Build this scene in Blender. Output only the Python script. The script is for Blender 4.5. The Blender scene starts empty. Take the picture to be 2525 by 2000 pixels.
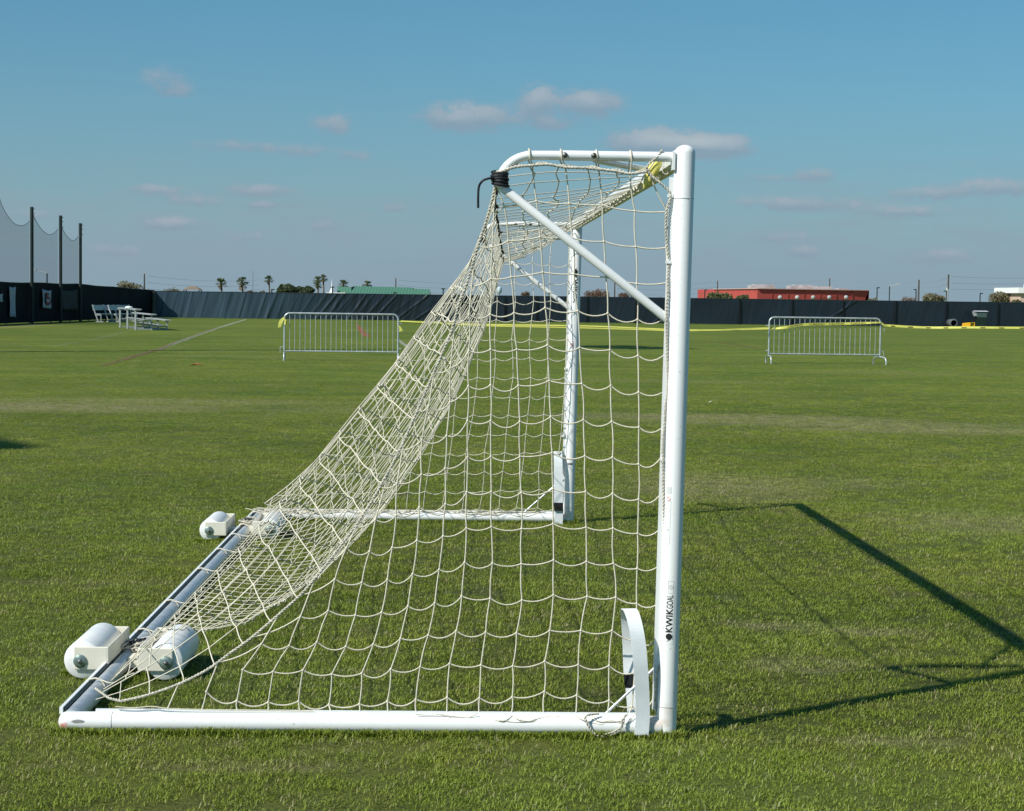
import bpy, bmesh, math, random
from mathutils import Vector, Matrix, noise
random.seed(7)
R = math.radians
S = bpy.context.scene
COL = S.collection
# ------------------------------------------------------------------ camera
CAM = Vector((-0.7803739, -6.7793, 1.64180)); YAW, PIT, ROL, F = 0.0270595, -0.0595135, 0.0140622, 4508.2
LEAN = 0.01333; GW = 6.451; GD = 2.236; GH = 2.21
fw = Vector((math.sin(YAW)*math.cos(PIT), math.cos(YAW)*math.cos(PIT), math.sin(PIT)))
r0 = Vector((math.cos(YAW), -math.sin(YAW), 0)); u0 = r0.cross(fw)
rt = r0*math.cos(ROL) + u0*math.sin(ROL); up = u0*math.cos(ROL) - r0*math.sin(ROL)
cd = bpy.data.cameras.new('camera'); cam = bpy.data.objects.new('camera', cd); COL.objects.link(cam)
cd.sensor_width = 36; cd.lens = F/2525*36; cd.clip_start = .05; cd.clip_end = 20000
cam.matrix_world = Matrix((( rt.x, up.x, -fw.x, CAM.x), (rt.y, up.y, -fw.y, CAM.y), (rt.z, up.z, -fw.z, CAM.z), (0,0,0,1)))
S.camera = cam
def ray(px, py): return fw + rt*((px-1262.5)/F) - up*((py-1000)/F)
def at(px, py, Y):
    d = ray(px, py); return CAM + d*((Y-CAM.y)/d.y)
def onz(px, py, z=0.0):
    d = ray(px, py); return CAM + d*((z-CAM.z)/d.z)
def dist(px, py, z):            # point at depth z along the view axis
    return CAM + ray(px, py)*z
# ------------------------------------------------------------------ light
SUN = Vector((-1.94, -1.385, 2.21)).normalized()
EL = math.asin(SUN.z); AZ = math.atan2(SUN.x, SUN.y)
sl = bpy.data.lights.new('sun', 'SUN'); sl.energy = 5.0; sl.angle = R(.53); sl.color = (1.0, .955, .88)
so = bpy.data.objects.new('sun', sl); COL.objects.link(so); so.rotation_euler = (-SUN).to_track_quat('-Z', 'Y').to_euler()
S.view_settings.view_transform = 'Standard'; S.view_settings.look = 'None'
S.view_settings.exposure = 0.12; S.view_settings.gamma = 1
S.view_settings.use_curve_mapping = False
# ------------------------------------------------------------------ node helpers
class NT:
    def __init__(s, t): s.t = t; s.n = t.nodes; s.l = t.links
    def N(s, ty, **k):
        n = s.n.new(ty)
        for a, v in k.items():
            if a.startswith('i_'):
                key = a[2:]
                key = int(key) if key.isdigit() else key.replace('_', ' ')
                n.inputs[key].default_value = v
            else: setattr(n, a, v)
        return n
    def L(s, a, b): s.l.new(a, b)
    def M(s, op, a, b=None, c=None, clamp=False):
        n = s.n.new('ShaderNodeMath'); n.operation = op; n.use_clamp = clamp
        for i, v in enumerate((a, b, c)):
            if v is None: continue
            if isinstance(v, (int, float)): n.inputs[i].default_value = v
            else: s.l.new(v, n.inputs[i])
        return n.outputs[0]
    def mix(s, f, a, b):
        n = s.n.new('ShaderNodeMix'); n.data_type = 'RGBA'
        for i, v in ((0, f), (6, a), (7, b)):
            if isinstance(v, (int, float)): n.inputs[i].default_value = v
            elif isinstance(v, tuple): n.inputs[i].default_value = (*v[:3], 1)
            else: s.l.new(v, n.inputs[i])
        return n.outputs[2]
# ------------------------------------------------------------------ sky with small clouds
w = bpy.data.worlds.new('World'); S.world = w; w.use_nodes = True
T = NT(w.node_tree); T.n.clear()
sky = T.N('ShaderNodeTexSky', sky_type='NISHITA', sun_disc=False, sun_elevation=EL, sun_rotation=AZ % (2*math.pi), air_density=1.0, dust_density=.9, ozone_density=1.4)
hs = T.N('ShaderNodeHueSaturation', i_Hue=.488, i_Saturation=.92, i_Value=.86); T.L(sky.outputs[0], hs.inputs['Color'])
tc = T.N('ShaderNodeTexCoord'); sp = T.N('ShaderNodeSeparateXYZ'); T.L(tc.outputs['Generated'], sp.inputs[0])
az = T.M('ARCTAN2', sp.outputs[0], sp.outputs[1]); el = T.M('ARCSINE', sp.outputs[2])
cb = T.N('ShaderNodeCombineXYZ'); T.L(T.M('MULTIPLY', az, 1.0), cb.inputs[0]); T.L(T.M('MULTIPLY', el, 1.5), cb.inputs[1])
nz = T.N('ShaderNodeTexNoise', i_Scale=78.0, i_Detail=9.0, i_Roughness=.68); T.L(cb.outputs[0], nz.inputs['Vector'])
nf = nz.outputs[0]
# slow low band of thin cloud above the horizon
cb2 = T.N('ShaderNodeCombineXYZ'); T.L(az, cb2.inputs[0]); T.L(T.M('MULTIPLY', el, 4.5), cb2.inputs[1])
nz2 = T.N('ShaderNodeTexNoise', i_Scale=17.0, i_Detail=6.0, i_Roughness=.6); T.L(cb2.outputs[0], nz2.inputs['Vector'])
blobs = [(1159,289,95,30,1.0),(1120,300,40,16,.45),(1323,250,34,34,1.0),(1450,256,66,30,1.0),(1358,304,50,18,.5),
 (1604,348,85,28,1.15),(1765,362,72,23,1.15),(1680,362,90,20,.9),(820,307,48,24,.62),(410,195,60,30,.42),(430,225,50,16,.35),(585,360,110,14,.45),(735,372,60,16,.42),(870,382,50,14,.4),
 (398,468,70,13,.62),(644,470,80,15,.62),(480,496,70,14,.55),(640,506,45,10,.5),(972,512,34,12,.55),(420,552,80,16,.75),
 (2008,431,48,17,.62),(1960,502,120,17,.8),(2283,478,80,14,.65),(2460,462,100,20,.75),(2225,522,110,15,.7),(1979,620,40,14,.7),(1920,585,90,15,.5),
 (2330,632,70,20,.6),(270,617,70,15,.55),(609,585,45,13,.5),(800,555,40,16,.4),(90,528,70,14,.45),(1880,440,60,10,.4)]
dens = None; lit = None
for (px, py, sx, sy, am) in blobs:
    d = ray(px, py).normalized(); a0, e0 = math.atan2(d.x, d.y), math.asin(d.z)
    dx = T.M('MULTIPLY', T.M('SUBTRACT', az, a0), F/sx); dy = T.M('MULTIPLY', T.M('SUBTRACT', el, e0), F/sy)
    g = T.M('MULTIPLY', T.M('POWER', 2.71828, T.M('MULTIPLY', T.M('ADD', T.M('MULTIPLY', dx, dx), T.M('MULTIPLY', dy, dy)), -.8)), am)
    l_ = T.M('MULTIPLY', g, T.M('MULTIPLY_ADD', dy, .8, .36))
    dens = g if dens is None else T.M('ADD', dens, g); lit = l_ if lit is None else T.M('ADD', lit, l_)
ns = T.M('MULTIPLY', T.M('SUBTRACT', nf, .47), 3.2)
cm = T.M('MULTIPLY', T.M('MULTIPLY_ADD', ns, .85, .44), 1.0, clamp=True)
cov = T.M('MULTIPLY', T.M('SUBTRACT', T.M('MULTIPLY', dens, T.M('ADD', cm, .16)), .085), 2.5, clamp=True)
cov = T.M('SMOOTH_MIN', cov, .74, .3)
band = T.M('MULTIPLY', T.M('SUBTRACT', nz2.outputs[0], .44), 3.0, clamp=True)
be = T.M('SUBTRACT', el, .035); bm_ = T.M('POWER', 2.71828, T.M('MULTIPLY', T.M('MULTIPLY', be, be), -900.0))
band = T.M('MULTIPLY', T.M('MULTIPLY', band, bm_), .55)
ccol = T.mix(T.M('ADD', T.M('MULTIPLY', lit, .75), T.M('MULTIPLY', ns, .22), clamp=True), (2.9, 3.85, 4.85), (6.0, 6.25, 6.5))
low = T.M('POWER', 2.71828, T.M('MULTIPLY', T.M('ABSOLUTE', el), -12.0))
tint = T.N('ShaderNodeMix', data_type='RGBA', blend_type='MULTIPLY'); tint.inputs[0].default_value = 1; T.L(hs.outputs[0], tint.inputs[6]); tint.inputs[7].default_value = (.38, .92, 1.2, 1)
skyc = T.mix(low, tint.outputs[2], (3.6, 4.8, 5.6))
eh = T.M('DIVIDE', el, .032); hz_ = T.M('POWER', 2.71828, T.M('MULTIPLY', T.M('MULTIPLY', eh, eh), -1.0))
skyc = T.mix(T.M('MULTIPLY', hz_, .75), skyc, (2.75, 3.95, 4.85))
c1 = T.mix(band, skyc, (3.2, 3.85, 4.75)); c2 = T.mix(cov, c1, ccol)
bg = T.N('ShaderNodeBackground', i_Strength=.081); T.L(c2, bg.inputs[0])
wo = T.N('ShaderNodeOutputWorld'); T.L(bg.outputs[0], wo.inputs[0])
# ------------------------------------------------------------------ materials
def mat(name, col, rough=.6, spec=.4, metal=0, var=0.0, vscale=8, bump=0, bscale=60, bdist=.004, sub=None):
    m = bpy.data.materials.new(name); m.use_nodes = True; t = NT(m.node_tree)
    b = t.n['Principled BSDF']; b.inputs['Roughness'].default_value = rough; b.inputs['Metallic'].default_value = metal
    b.inputs['Specular IOR Level'].default_value = spec; b.inputs['Base Color'].default_value = (*col, 1)
    tcn = t.N('ShaderNodeTexCoord')
    if var:
        n = t.N('ShaderNodeTexNoise', i_Scale=vscale, i_Detail=5.0, i_Roughness=.6); t.L(tcn.outputs['Object'], n.inputs['Vector'])
        f = t.M('MULTIPLY_ADD', t.M('SUBTRACT', n.outputs[0], .5), 2.4, .5, clamp=True)
        lo = tuple(c*(1-var) for c in col); hi = tuple(min(1, c*(1+var*.7)) for c in col)
        o = t.mix(f, lo, hi); t.L(o, b.inputs['Base Color'])
        t.L(t.M('MULTIPLY_ADD', f, .15, max(0, rough-.08)), b.inputs['Roughness'])
    if bump:
        n = t.N('ShaderNodeTexNoise', i_Scale=bscale, i_Detail=4.0); t.L(tcn.outputs['Object'], n.inputs['Vector'])
        bp = t.N('ShaderNodeBump', i_Strength=bump, i_Distance=bdist); t.L(n.outputs[0], bp.inputs['Height']); t.L(bp.outputs[0], b.inputs['Normal'])
    return m
MT = {}
MT['white'] = mat('white_paint', (.80, .81, .80), .34, .45, var=.05, vscale=5)
MT['cream'] = mat('cream_plastic', (.74, .71, .60), .5, .35, var=.06, vscale=9)
MT['roller'] = mat('white_weight', (.78, .79, .78), .42, .4, var=.06, vscale=6)
MT['cord'] = mat('net_cord', (.66, .615, .49), .85, .1, var=.16, vscale=40)
MT['rope'] = mat('edge_rope', (.58, .55, .46), .85, .1, var=.35, vscale=70, bump=1, bscale=160, bdist=.004)
MT['black_rope'] = mat('black_rope', (.012, .014, .018), .55, .4, var=.4, vscale=90, bump=1, bscale=140, bdist=.004)
MT['black'] = mat('black_rubber', (.012, .012, .013), .7, .3)
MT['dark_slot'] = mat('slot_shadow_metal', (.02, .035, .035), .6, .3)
MT['alu'] = mat('bare_aluminium', (.56, .60, .62), .42, .5, metal=.5, var=.2, vscale=14)
MT['galv'] = mat('galvanised_steel', (.50, .54, .55), .42, .5, metal=.5, var=.18, vscale=6)
MT['bolt'] = mat('dull_bolt', (.16, .16, .15), .45, .5, metal=.6, var=.3, vscale=90)
MT['washer'] = mat('grey_washer', (.24, .31, .28), .35, .5, metal=.5, var=.4, vscale=60)
MT['yellow'] = mat('yellow_foam', (.74, .66, .17), .75, .2, var=.07, vscale=20)
MT['webbing'] = mat('white_webbing', (.76, .79, .80), .8, .15, var=.05, vscale=18, bump=.35, bscale=500, bdist=.001)
MT['ink'] = mat('black_ink', (.02, .02, .02), .6, .3)
MT['red_ink'] = mat('red_ink', (.55, .10, .07), .6, .3)
MT['grey_ink'] = mat('grey_ink', (.38, .39, .40), .6, .3)
MT['tape'] = mat('yellow_tape', (.58, .57, .12), .45, .4, var=.15, vscale=3)
MT['pole'] = mat('dark_pole', (.022, .032, .030), .6, .3, var=.3, vscale=4)
MT['blackscreen'] = mat('black_windscreen', (.010, .011, .012), .85, .15, var=.35, vscale=1.2)
MT['alu_far'] = mat('bleacher_aluminium', (.40, .43, .43), .5, .4, metal=.15, var=.1, vscale=2)
MT['bench_shade_blue'] = mat('bench_aluminium', (.42, .50, .56), .5, .4, metal=.15, var=.1, vscale=2)  # blue of the shaded bench faces put into the aluminium colour
MT['banner_white'] = mat('banner_cloth', (.42, .46, .50), .8, .15, var=.12, vscale=2)
MT['banner_dark'] = mat('tarp_cloth', (.055, .057, .055), .8, .15, var=.3, vscale=2)
MT['red_wall'] = mat('red_stucco', (.46, .085, .07), .85, .15, var=.12, vscale=.3)
MT['grey_far'] = mat('rooftop_metal', (.42, .44, .43), .6, .3, var=.3, vscale=.6)
MT['roof_brown'] = mat('brown_shingle', (.20, .17, .13), .9, .1, var=.2, vscale=.8)
MT['trunk'] = mat('tree_bark', (.16, .11, .08), .9, .1, var=.3, vscale=2)
MT['wood_pole'] = mat('wooden_pole', (.10, .085, .075), .85, .1, var=.2, vscale=1)
MT['pale_pole'] = mat('concrete_pole', (.48, .48, .46), .8, .2)
MT['wire'] = mat('power_wire', (.22, .25, .28), .7, .2)
MT['peach'] = mat('peach_stucco', (.58, .42, .33), .85, .15)
MT['bin'] = mat('dark_green_bin', (.012, .028, .022), .5, .4, var=.3, vscale=5)
MT['binlid'] = mat('green_grey_lid', (.06, .10, .09), .5, .4)
MT['silver'] = mat('silver_bag', (.50, .50, .53), .45, .5, var=.3, vscale=8, bump=.8, bscale=14, bdist=.05)
MT['orange'] = mat('orange_yellow_tub', (.80, .42, .015), .45, .4, var=.1, vscale=4)
MT['pipe'] = mat('corrugated_pipe', (.10, .11, .12), .6, .4)
MT['paper'] = mat('white_paper', (.8, .8, .78), .8, .2)
MT['tower'] = mat('pale_tank', (.50, .60, .66), .5, .3)

def paint_with_wear():
    m = mat('worn_white_paint', (.80, .81, .80), .34, .45); t = NT(m.node_tree); b = t.n['Principled BSDF']
    tcn = t.N('ShaderNodeTexCoord'); s = t.N('ShaderNodeSeparateXYZ'); t.L(tcn.outputs['Object'], s.inputs[0])
    n = t.N('ShaderNodeTexNoise', i_Scale=16.0, i_Detail=6.0); t.L(tcn.outputs['Object'], n.inputs['Vector'])
    n2 = t.N('ShaderNodeTexNoise', i_Scale=85.0, i_Detail=2.0); t.L(tcn.outputs['Object'], n2.inputs['Vector'])
    n3 = t.N('ShaderNodeTexNoise', i_Scale=4.0, i_Detail=4.0); t.L(tcn.outputs['Object'], n3.inputs['Vector'])
    sc = t.M('MULTIPLY', t.M('SUBTRACT', n2.outputs[0], .69), 30, clamp=True)
    c = t.mix(t.M('MULTIPLY', t.M('SUBTRACT', n3.outputs[0], .45), 1.2, clamp=True), (.815, .82, .81), (.74, .75, .73))
    c = t.mix(t.M('MULTIPLY', sc, .5), c, (.20, .21, .21))
    def spot(x, z, rx, rz, thr):
        dx = t.M('DIVIDE', t.M('SUBTRACT', s.outputs[0], x), rx); dz = t.M('DIVIDE', t.M('SUBTRACT', s.outputs[2], z), rz)
        dd = t.M('ADD', t.M('MULTIPLY', dx, dx), t.M('MULTIPLY', dz, dz))
        return t.M('MULTIPLY', t.M('ADD', t.M('SUBTRACT', 1.0, dd), t.M('MULTIPLY', t.M('SUBTRACT', n.outputs[0], .5), 2.2)), thr, clamp=True)
    c = t.mix(t.M('MULTIPLY', spot(-.045, .055, .07, .028, 1.0), .55), c, (.52, .33, .19))     # rust at the post foot
    c = t.mix(t.M('MULTIPLY', spot(0.0, .09, .03, .05, 1.0), .35), c, (.50, .36, .24))
    c = t.mix(spot(-2.245, .030, .022, .018, 1.5), c, (.62, .22, .20))                         # red scrape at the corner
    c = t.mix(spot(-2.195, .045, .030, .009, 5.0), c, (.24, .24, .23))
    nd = t.N('ShaderNodeTexNoise', i_Scale=7.0, i_Detail=8.0, i_Roughness=.75); t.L(tcn.outputs['Object'], nd.inputs['Vector'])
    c = t.mix(t.M('MULTIPLY', t.M('MULTIPLY', t.M('SUBTRACT', nd.outputs[0], .57), 6.0, clamp=True), .22), c, (.42, .40, .31))
    t.L(c, b.inputs['Base Color']); return m
MT['worn'] = paint_with_wear()
def screen_mat():
    m = mat('navy_windscreen', (.016, .028, .045), .42, .5); t = NT(m.node_tree); b = t.n['Principled BSDF']
    tcn = t.N('ShaderNodeTexCoord'); n = t.N('ShaderNodeTexNoise', i_Scale=.55, i_Detail=5.0); t.L(tcn.outputs['Object'], n.inputs['Vector'])
    mp = t.N('ShaderNodeMapping'); mp.inputs['Scale'].default_value = (.8, .8, .05); t.L(tcn.outputs['Object'], mp.inputs[0])
    n2 = t.N('ShaderNodeTexNoise', i_Scale=1.6, i_Detail=3.0); t.L(mp.outputs[0], n2.inputs['Vector'])
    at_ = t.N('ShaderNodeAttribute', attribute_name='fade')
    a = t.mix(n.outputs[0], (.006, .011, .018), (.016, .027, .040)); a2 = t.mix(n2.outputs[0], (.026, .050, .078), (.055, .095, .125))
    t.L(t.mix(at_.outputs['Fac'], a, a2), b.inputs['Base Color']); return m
MT['screen'] = screen_mat()
def net_mat():
    m = bpy.data.materials.new('fine_grey_netting'); m.use_nodes = True; t = NT(m.node_tree); b = t.n['Principled BSDF']
    b.inputs['Base Color'].default_value = (.13, .13, .14, 1); b.inputs['Roughness'].default_value = .9
    tcn = t.N('ShaderNodeTexCoord'); mp = t.N('ShaderNodeMapping'); mp.inputs['Rotation'].default_value = (R(45), 0, 0); t.L(tcn.outputs['Object'], mp.inputs[0])
    wv = t.N('ShaderNodeTexWave', i_Scale=2.3, i_Distortion=1.5, i_Detail=1.0); wv.bands_direction = 'Z'; t.L(mp.outputs[0], wv.inputs['Vector'])
    tr = t.N('ShaderNodeBsdfTransparent'); mx = t.N('ShaderNodeMixShader')
    t.L(t.M('MULTIPLY_ADD', wv.outputs[1], .10, .26), mx.inputs[0]); t.L(tr.outputs[0], mx.inputs[1]); t.L(b.outputs[0], mx.inputs[2])
    t.L(mx.outputs[0], t.n['Material Output'].inputs[0]); return m
MT['fine_net'] = net_mat()
def roof_mat():
    m = mat('green_metal_roof', (.08, .2, .13), .6, .3); t = NT(m.node_tree); b = t.n['Principled BSDF']
    tcn = t.N('ShaderNodeTexCoord'); wv = t.N('ShaderNodeTexWave', i_Scale=.62); t.L(tcn.outputs['Object'], wv.inputs['Vector'])
    t.L(t.mix(t.M('POWER', wv.outputs[1], 3.0), (.085, .215, .140), (.055, .145, .095)), b.inputs['Base Color']); return m
MT['green_roof'] = roof_mat()
def leaf_mat(name, c1, c2, tr=.25):
    m = bpy.data.materials.new(name); m.use_nodes = True; t = NT(m.node_tree); b = t.n['Principled BSDF']; b.inputs['Roughness'].default_value = .65
    b.inputs['Specular IOR Level'].default_value = .25
    g = t.N('ShaderNodeNewGeometry'); n = t.N('ShaderNodeTexNoise', i_Scale=.9, i_Detail=3.0); t.L(g.outputs['Position'], n.inputs['Vector'])
    c = t.mix(t.M('MULTIPLY_ADD', t.M('SUBTRACT', n.outputs[0], .5), 2.5, .5, clamp=True), c1, c2); t.L(c, b.inputs['Base Color'])
    tl = t.N('ShaderNodeBsdfTranslucent'); t.L(c, tl.inputs[0]); mx = t.N('ShaderNodeMixShader'); mx.inputs[0].default_value = tr
    t.L(b.outputs[0], mx.inputs[1]); t.L(tl.outputs[0], mx.inputs[2]); t.L(mx.outputs[0], t.n['Material Output'].inputs[0]); return m
MT['oak'] = leaf_mat('oak_foliage', (.06, .085, .04), (.11, .13, .065))
MT['olive'] = leaf_mat('scrub_foliage', (.16, .17, .08), (.25, .22, .15))
MT['twig'] = leaf_mat('bare_reddish_twigs', (.20, .12, .09), (.28, .18, .13))
MT['palmleaf'] = leaf_mat('palm_fronds', (.07, .11, .04), (.16, .17, .06))
MT['palmdead'] = leaf_mat('dry_palm_fronds', (.18, .13, .08), (.25, .18, .12))
MT['hedge'] = leaf_mat('shrub_foliage', (.10, .13, .05), (.18, .17, .08))
# worn straw coloured patches of the pitch: world position ellipses broken up by noise
PATCH = []
for (px, py, rx, ry, k) in ((1760,1030,3.4,1.1,1), (2060,1045,3.2,.9,1), (2330,1062,2.6,.9,1), (90,1003,3.4,1.5,1.1), (430,990,3.2,1.0,.8), (800,1010,2.6,1.0,.45), (1780,1200,1.1,1.5,.8), (2000,1190,1.2,.7,.5), (2420,1290,1.0,1.0,.6), (640,880,3,1.4,.3), (1990,1640,.35,.25,.7), (2130,1560,.4,.16,.8), (1910,1545,.3,.18,.7), (900,1660,.25,.12,.5), (240,1440,.5,.2,.4), (1650,940,3,1.0,.4), (2250,920,4,1.6,.35), (620,1890,.5,.12,.5), (2200,1830,.4,.12,.5)):
    c = onz(px, py); PATCH.append((c.x, c.y, rx, ry, k))
def patches(t, g):
    s = t.N('ShaderNodeSeparateXYZ'); t.L(g.outputs['Position'], s.inputs[0]); tot = None
    for (x, y, rx, ry, k) in PATCH:
        dx = t.M('DIVIDE', t.M('SUBTRACT', s.outputs[0], x), rx); dy = t.M('DIVIDE', t.M('SUBTRACT', s.outputs[1], y), ry)
        v = t.M('MULTIPLY', t.M('SUBTRACT', 1.0, t.M('ADD', t.M('MULTIPLY', dx, dx), t.M('MULTIPLY', dy, dy)), clamp=True), k)
        tot = v if tot is None else t.M('MAXIMUM', tot, v)
    n = t.N('ShaderNodeTexNoise', i_Scale=4.0, i_Detail=8.0, i_Roughness=.75); t.L(g.outputs['Position'], n.inputs['Vector'])
    f1 = t.M('MULTIPLY', tot, t.M('MULTIPLY', t.M('SUBTRACT', n.outputs[0], .36), 4.5, clamp=True))
    n2 = t.N('ShaderNodeTexNoise', i_Scale=.42, i_Detail=4.0, i_Roughness=.6); t.L(g.outputs['Position'], n2.inputs['Vector'])
    dark = t.M('MULTIPLY', t.M('SUBTRACT', n2.outputs[0], .46), 5.0, clamp=True)
    return f1, dark
def blade_mat(name, c1, c2, tr=.2, spec=.14):
    m = bpy.data.materials.new(name); m.use_nodes = True; t = NT(m.node_tree); b = t.n['Principled BSDF']
    b.inputs['Roughness'].default_value = .42; b.inputs['Specular IOR Level'].default_value = spec
    g = t.N('ShaderNodeNewGeometry')
    n = t.N('ShaderNodeTexNoise', i_Scale=.55, i_Detail=5.0, i_Roughness=.65); t.L(g.outputs['Position'], n.inputs['Vector'])
    n2 = t.N('ShaderNodeTexNoise', i_Scale=23.0, i_Detail=2.0); t.L(g.outputs['Position'], n2.inputs['Vector'])
    f = t.M('ADD', t.M('MULTIPLY', t.M('SUBTRACT', n.outputs[0], .5), 2.4), t.M('MULTIPLY_ADD', n2.outputs[0], .6, .25), clamp=True)
    c = t.mix(f, c1, c2)
    n3 = t.N('ShaderNodeTexNoise', i_Scale=2.6, i_Detail=5.0, i_Roughness=.7); t.L(g.outputs['Position'], n3.inputs['Vector'])
    c = t.mix(t.M('MULTIPLY', t.M('MULTIPLY', t.M('SUBTRACT', n3.outputs[0], .56), 6.0, clamp=True), .45), c, (.27, .215, .10))
    f1, dark = patches(t, g); dk_ = t.N('ShaderNodeMix', data_type='RGBA', blend_type='MULTIPLY'); t.L(t.M('MULTIPLY', dark, .55), dk_.inputs[0]); t.L(c, dk_.inputs[6]); dk_.inputs[7].default_value = (.66, .86, .72, 1); c = t.mix(t.M('MULTIPLY', f1, .8), dk_.outputs[2], (.38, .34, .19)); t.L(c, b.inputs['Base Color'])
    tl = t.N('ShaderNodeBsdfTranslucent'); t.L(c, tl.inputs[0]); mx = t.N('ShaderNodeMixShader'); mx.inputs[0].default_value = tr
    t.L(b.outputs[0], mx.inputs[1]); t.L(tl.outputs[0], mx.inputs[2]); t.L(mx.outputs[0], t.n['Material Output'].inputs[0]); return m
MT['blade'] = blade_mat('green_blade', (.148, .202, .022), (.292, .338, .052))
MT['straw'] = blade_mat('straw_blade', (.30, .27, .12), (.36, .33, .17))
def ground_mat():
    m = bpy.data.materials.new('turf'); m.use_nodes = True; t = NT(m.node_tree); b = t.n['Principled BSDF']
    b.inputs['Roughness'].default_value = .8; b.inputs['Specular IOR Level'].default_value = .2
    g = t.N('ShaderNodeNewGeometry'); s = t.N('ShaderNodeSeparateXYZ'); t.L(g.outputs['Position'], s.inputs[0])
    def nz(scale, det, vec=None, ro=.6):
        n = t.N('ShaderNodeTexNoise', i_Scale=scale, i_Detail=det, i_Roughness=ro); t.L(vec or g.outputs['Position'], n.inputs['Vector']); return n.outputs[0]
    fine = nz(55, 3); mid = nz(5, 5); big = nz(.12, 5); med = nz(.55, 5, ro=.65)
    mp = t.N('ShaderNodeMapping'); mp.inputs['Scale'].default_value = (.10, .75, 1); mp.inputs['Rotation'].default_value = (0, 0, R(-4)); t.L(g.outputs['Position'], mp.inputs[0])
    stripe = nz(1.0, 5, mp.outputs[0])
    f = t.M('ADD', t.M('MULTIPLY', t.M('SUBTRACT', fine, .5), 2.4), t.M('MULTIPLY', t.M('SUBTRACT', mid, .5), .5))
    f = t.M('ADD', f, t.M('MULTIPLY', t.M('SUBTRACT', big, .5), 1.6)); f = t.M('ADD', f, t.M('MULTIPLY', t.M('SUBTRACT', stripe, .5), 1.8))
    f = t.M('ADD', f, t.M('ADD', t.M('MULTIPLY', t.M('SUBTRACT', med, .5), .8), .5), clamp=True)
    near = t.mix(f, (.045, .055, .010), (.115, .126, .020))  # turf under the blades darkened to deepen shade in gaps and cast shadows
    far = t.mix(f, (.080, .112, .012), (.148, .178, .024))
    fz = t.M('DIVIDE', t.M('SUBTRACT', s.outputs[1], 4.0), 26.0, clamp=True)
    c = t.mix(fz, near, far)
    dry = t.M('MULTIPLY', t.M('SUBTRACT', nz(.9, 6, ro=.7), .60), 5.0, clamp=True)
    c = t.mix(t.M('MULTIPLY', dry, .45), c, (.17, .15, .075))
    f1, dark = patches(t, g); dk_ = t.N('ShaderNodeMix', data_type='RGBA', blend_type='MULTIPLY'); t.L(t.M('MULTIPLY', dark, .7), dk_.inputs[0]); t.L(c, dk_.inputs[6]); dk_.inputs[7].default_value = (.70, .88, .75, 1); c = t.mix(t.M('MULTIPLY', f1, .7), dk_.outputs[2], (.24, .21, .11))
    # sandy strip beside the left fence
    sx = t.M('SUBTRACT', s.outputs[0], t.M('MULTIPLY_ADD', s.outputs[1], .064, -29.6+3.6))
    sand = t.M('MULTIPLY', t.M('SUBTRACT', 1.0, t.M('ABSOLUTE', t.M('DIVIDE', sx, 1.8))), 1.0, clamp=True)
    sand = t.M('MULTIPLY', sand, t.M('MULTIPLY', t.M('SUBTRACT', nz(.8, 4), .42), 5.0, clamp=True))
    sand = t.M('MULTIPLY', sand, t.M('LESS_THAN', s.outputs[1], 82.0))
    c = t.mix(t.M('MULTIPLY', sand, .7), c, (.34, .27, .15))
    t.L(c, b.inputs['Base Color'])
    bp = t.N('ShaderNodeBump', i_Strength=.9, i_Distance=.03); t.L(t.M('ADD', t.M('MULTIPLY', fine, .5), mid), bp.inputs['Height']); t.L(bp.outputs[0], b.inputs['Normal'])
    return m
MT['turf'] = ground_mat()
def line_mat(name, col, thr=.5):
    m = bpy.data.materials.new(name); m.use_nodes = True; t = NT(m.node_tree); b = t.n['Principled BSDF']; b.inputs['Roughness'].default_value = .9
    b.inputs['Base Color'].default_value = (*col, 1)
    g = t.N('ShaderNodeNewGeometry'); n = t.N('ShaderNodeTexNoise', i_Scale=3.2, i_Detail=7.0, i_Roughness=.75); t.L(g.outputs['Position'], n.inputs['Vector'])
    tr = t.N('ShaderNodeBsdfTransparent'); mx = t.N('ShaderNodeMixShader'); t.L(t.M('MULTIPLY', t.M('SUBTRACT', n.outputs[0], thr), 5.0, clamp=True), mx.inputs[0])
    t.L(tr.outputs[0], mx.inputs[1]); t.L(b.outputs[0], mx.inputs[2]); t.L(mx.outputs[0], t.n['Material Output'].inputs[0]); return m
MT['line_white'] = line_mat('worn_white_line', (.40, .41, .34), .40)
MT['line_faint'] = line_mat('faint_white_line', (.30, .33, .22), .50)
MT['line_brown'] = line_mat('bare_earth_line', (.17, .105, .05), .40)
MT['line_red'] = line_mat('red_marking_paint', (.30, .10, .05), .36)
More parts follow.
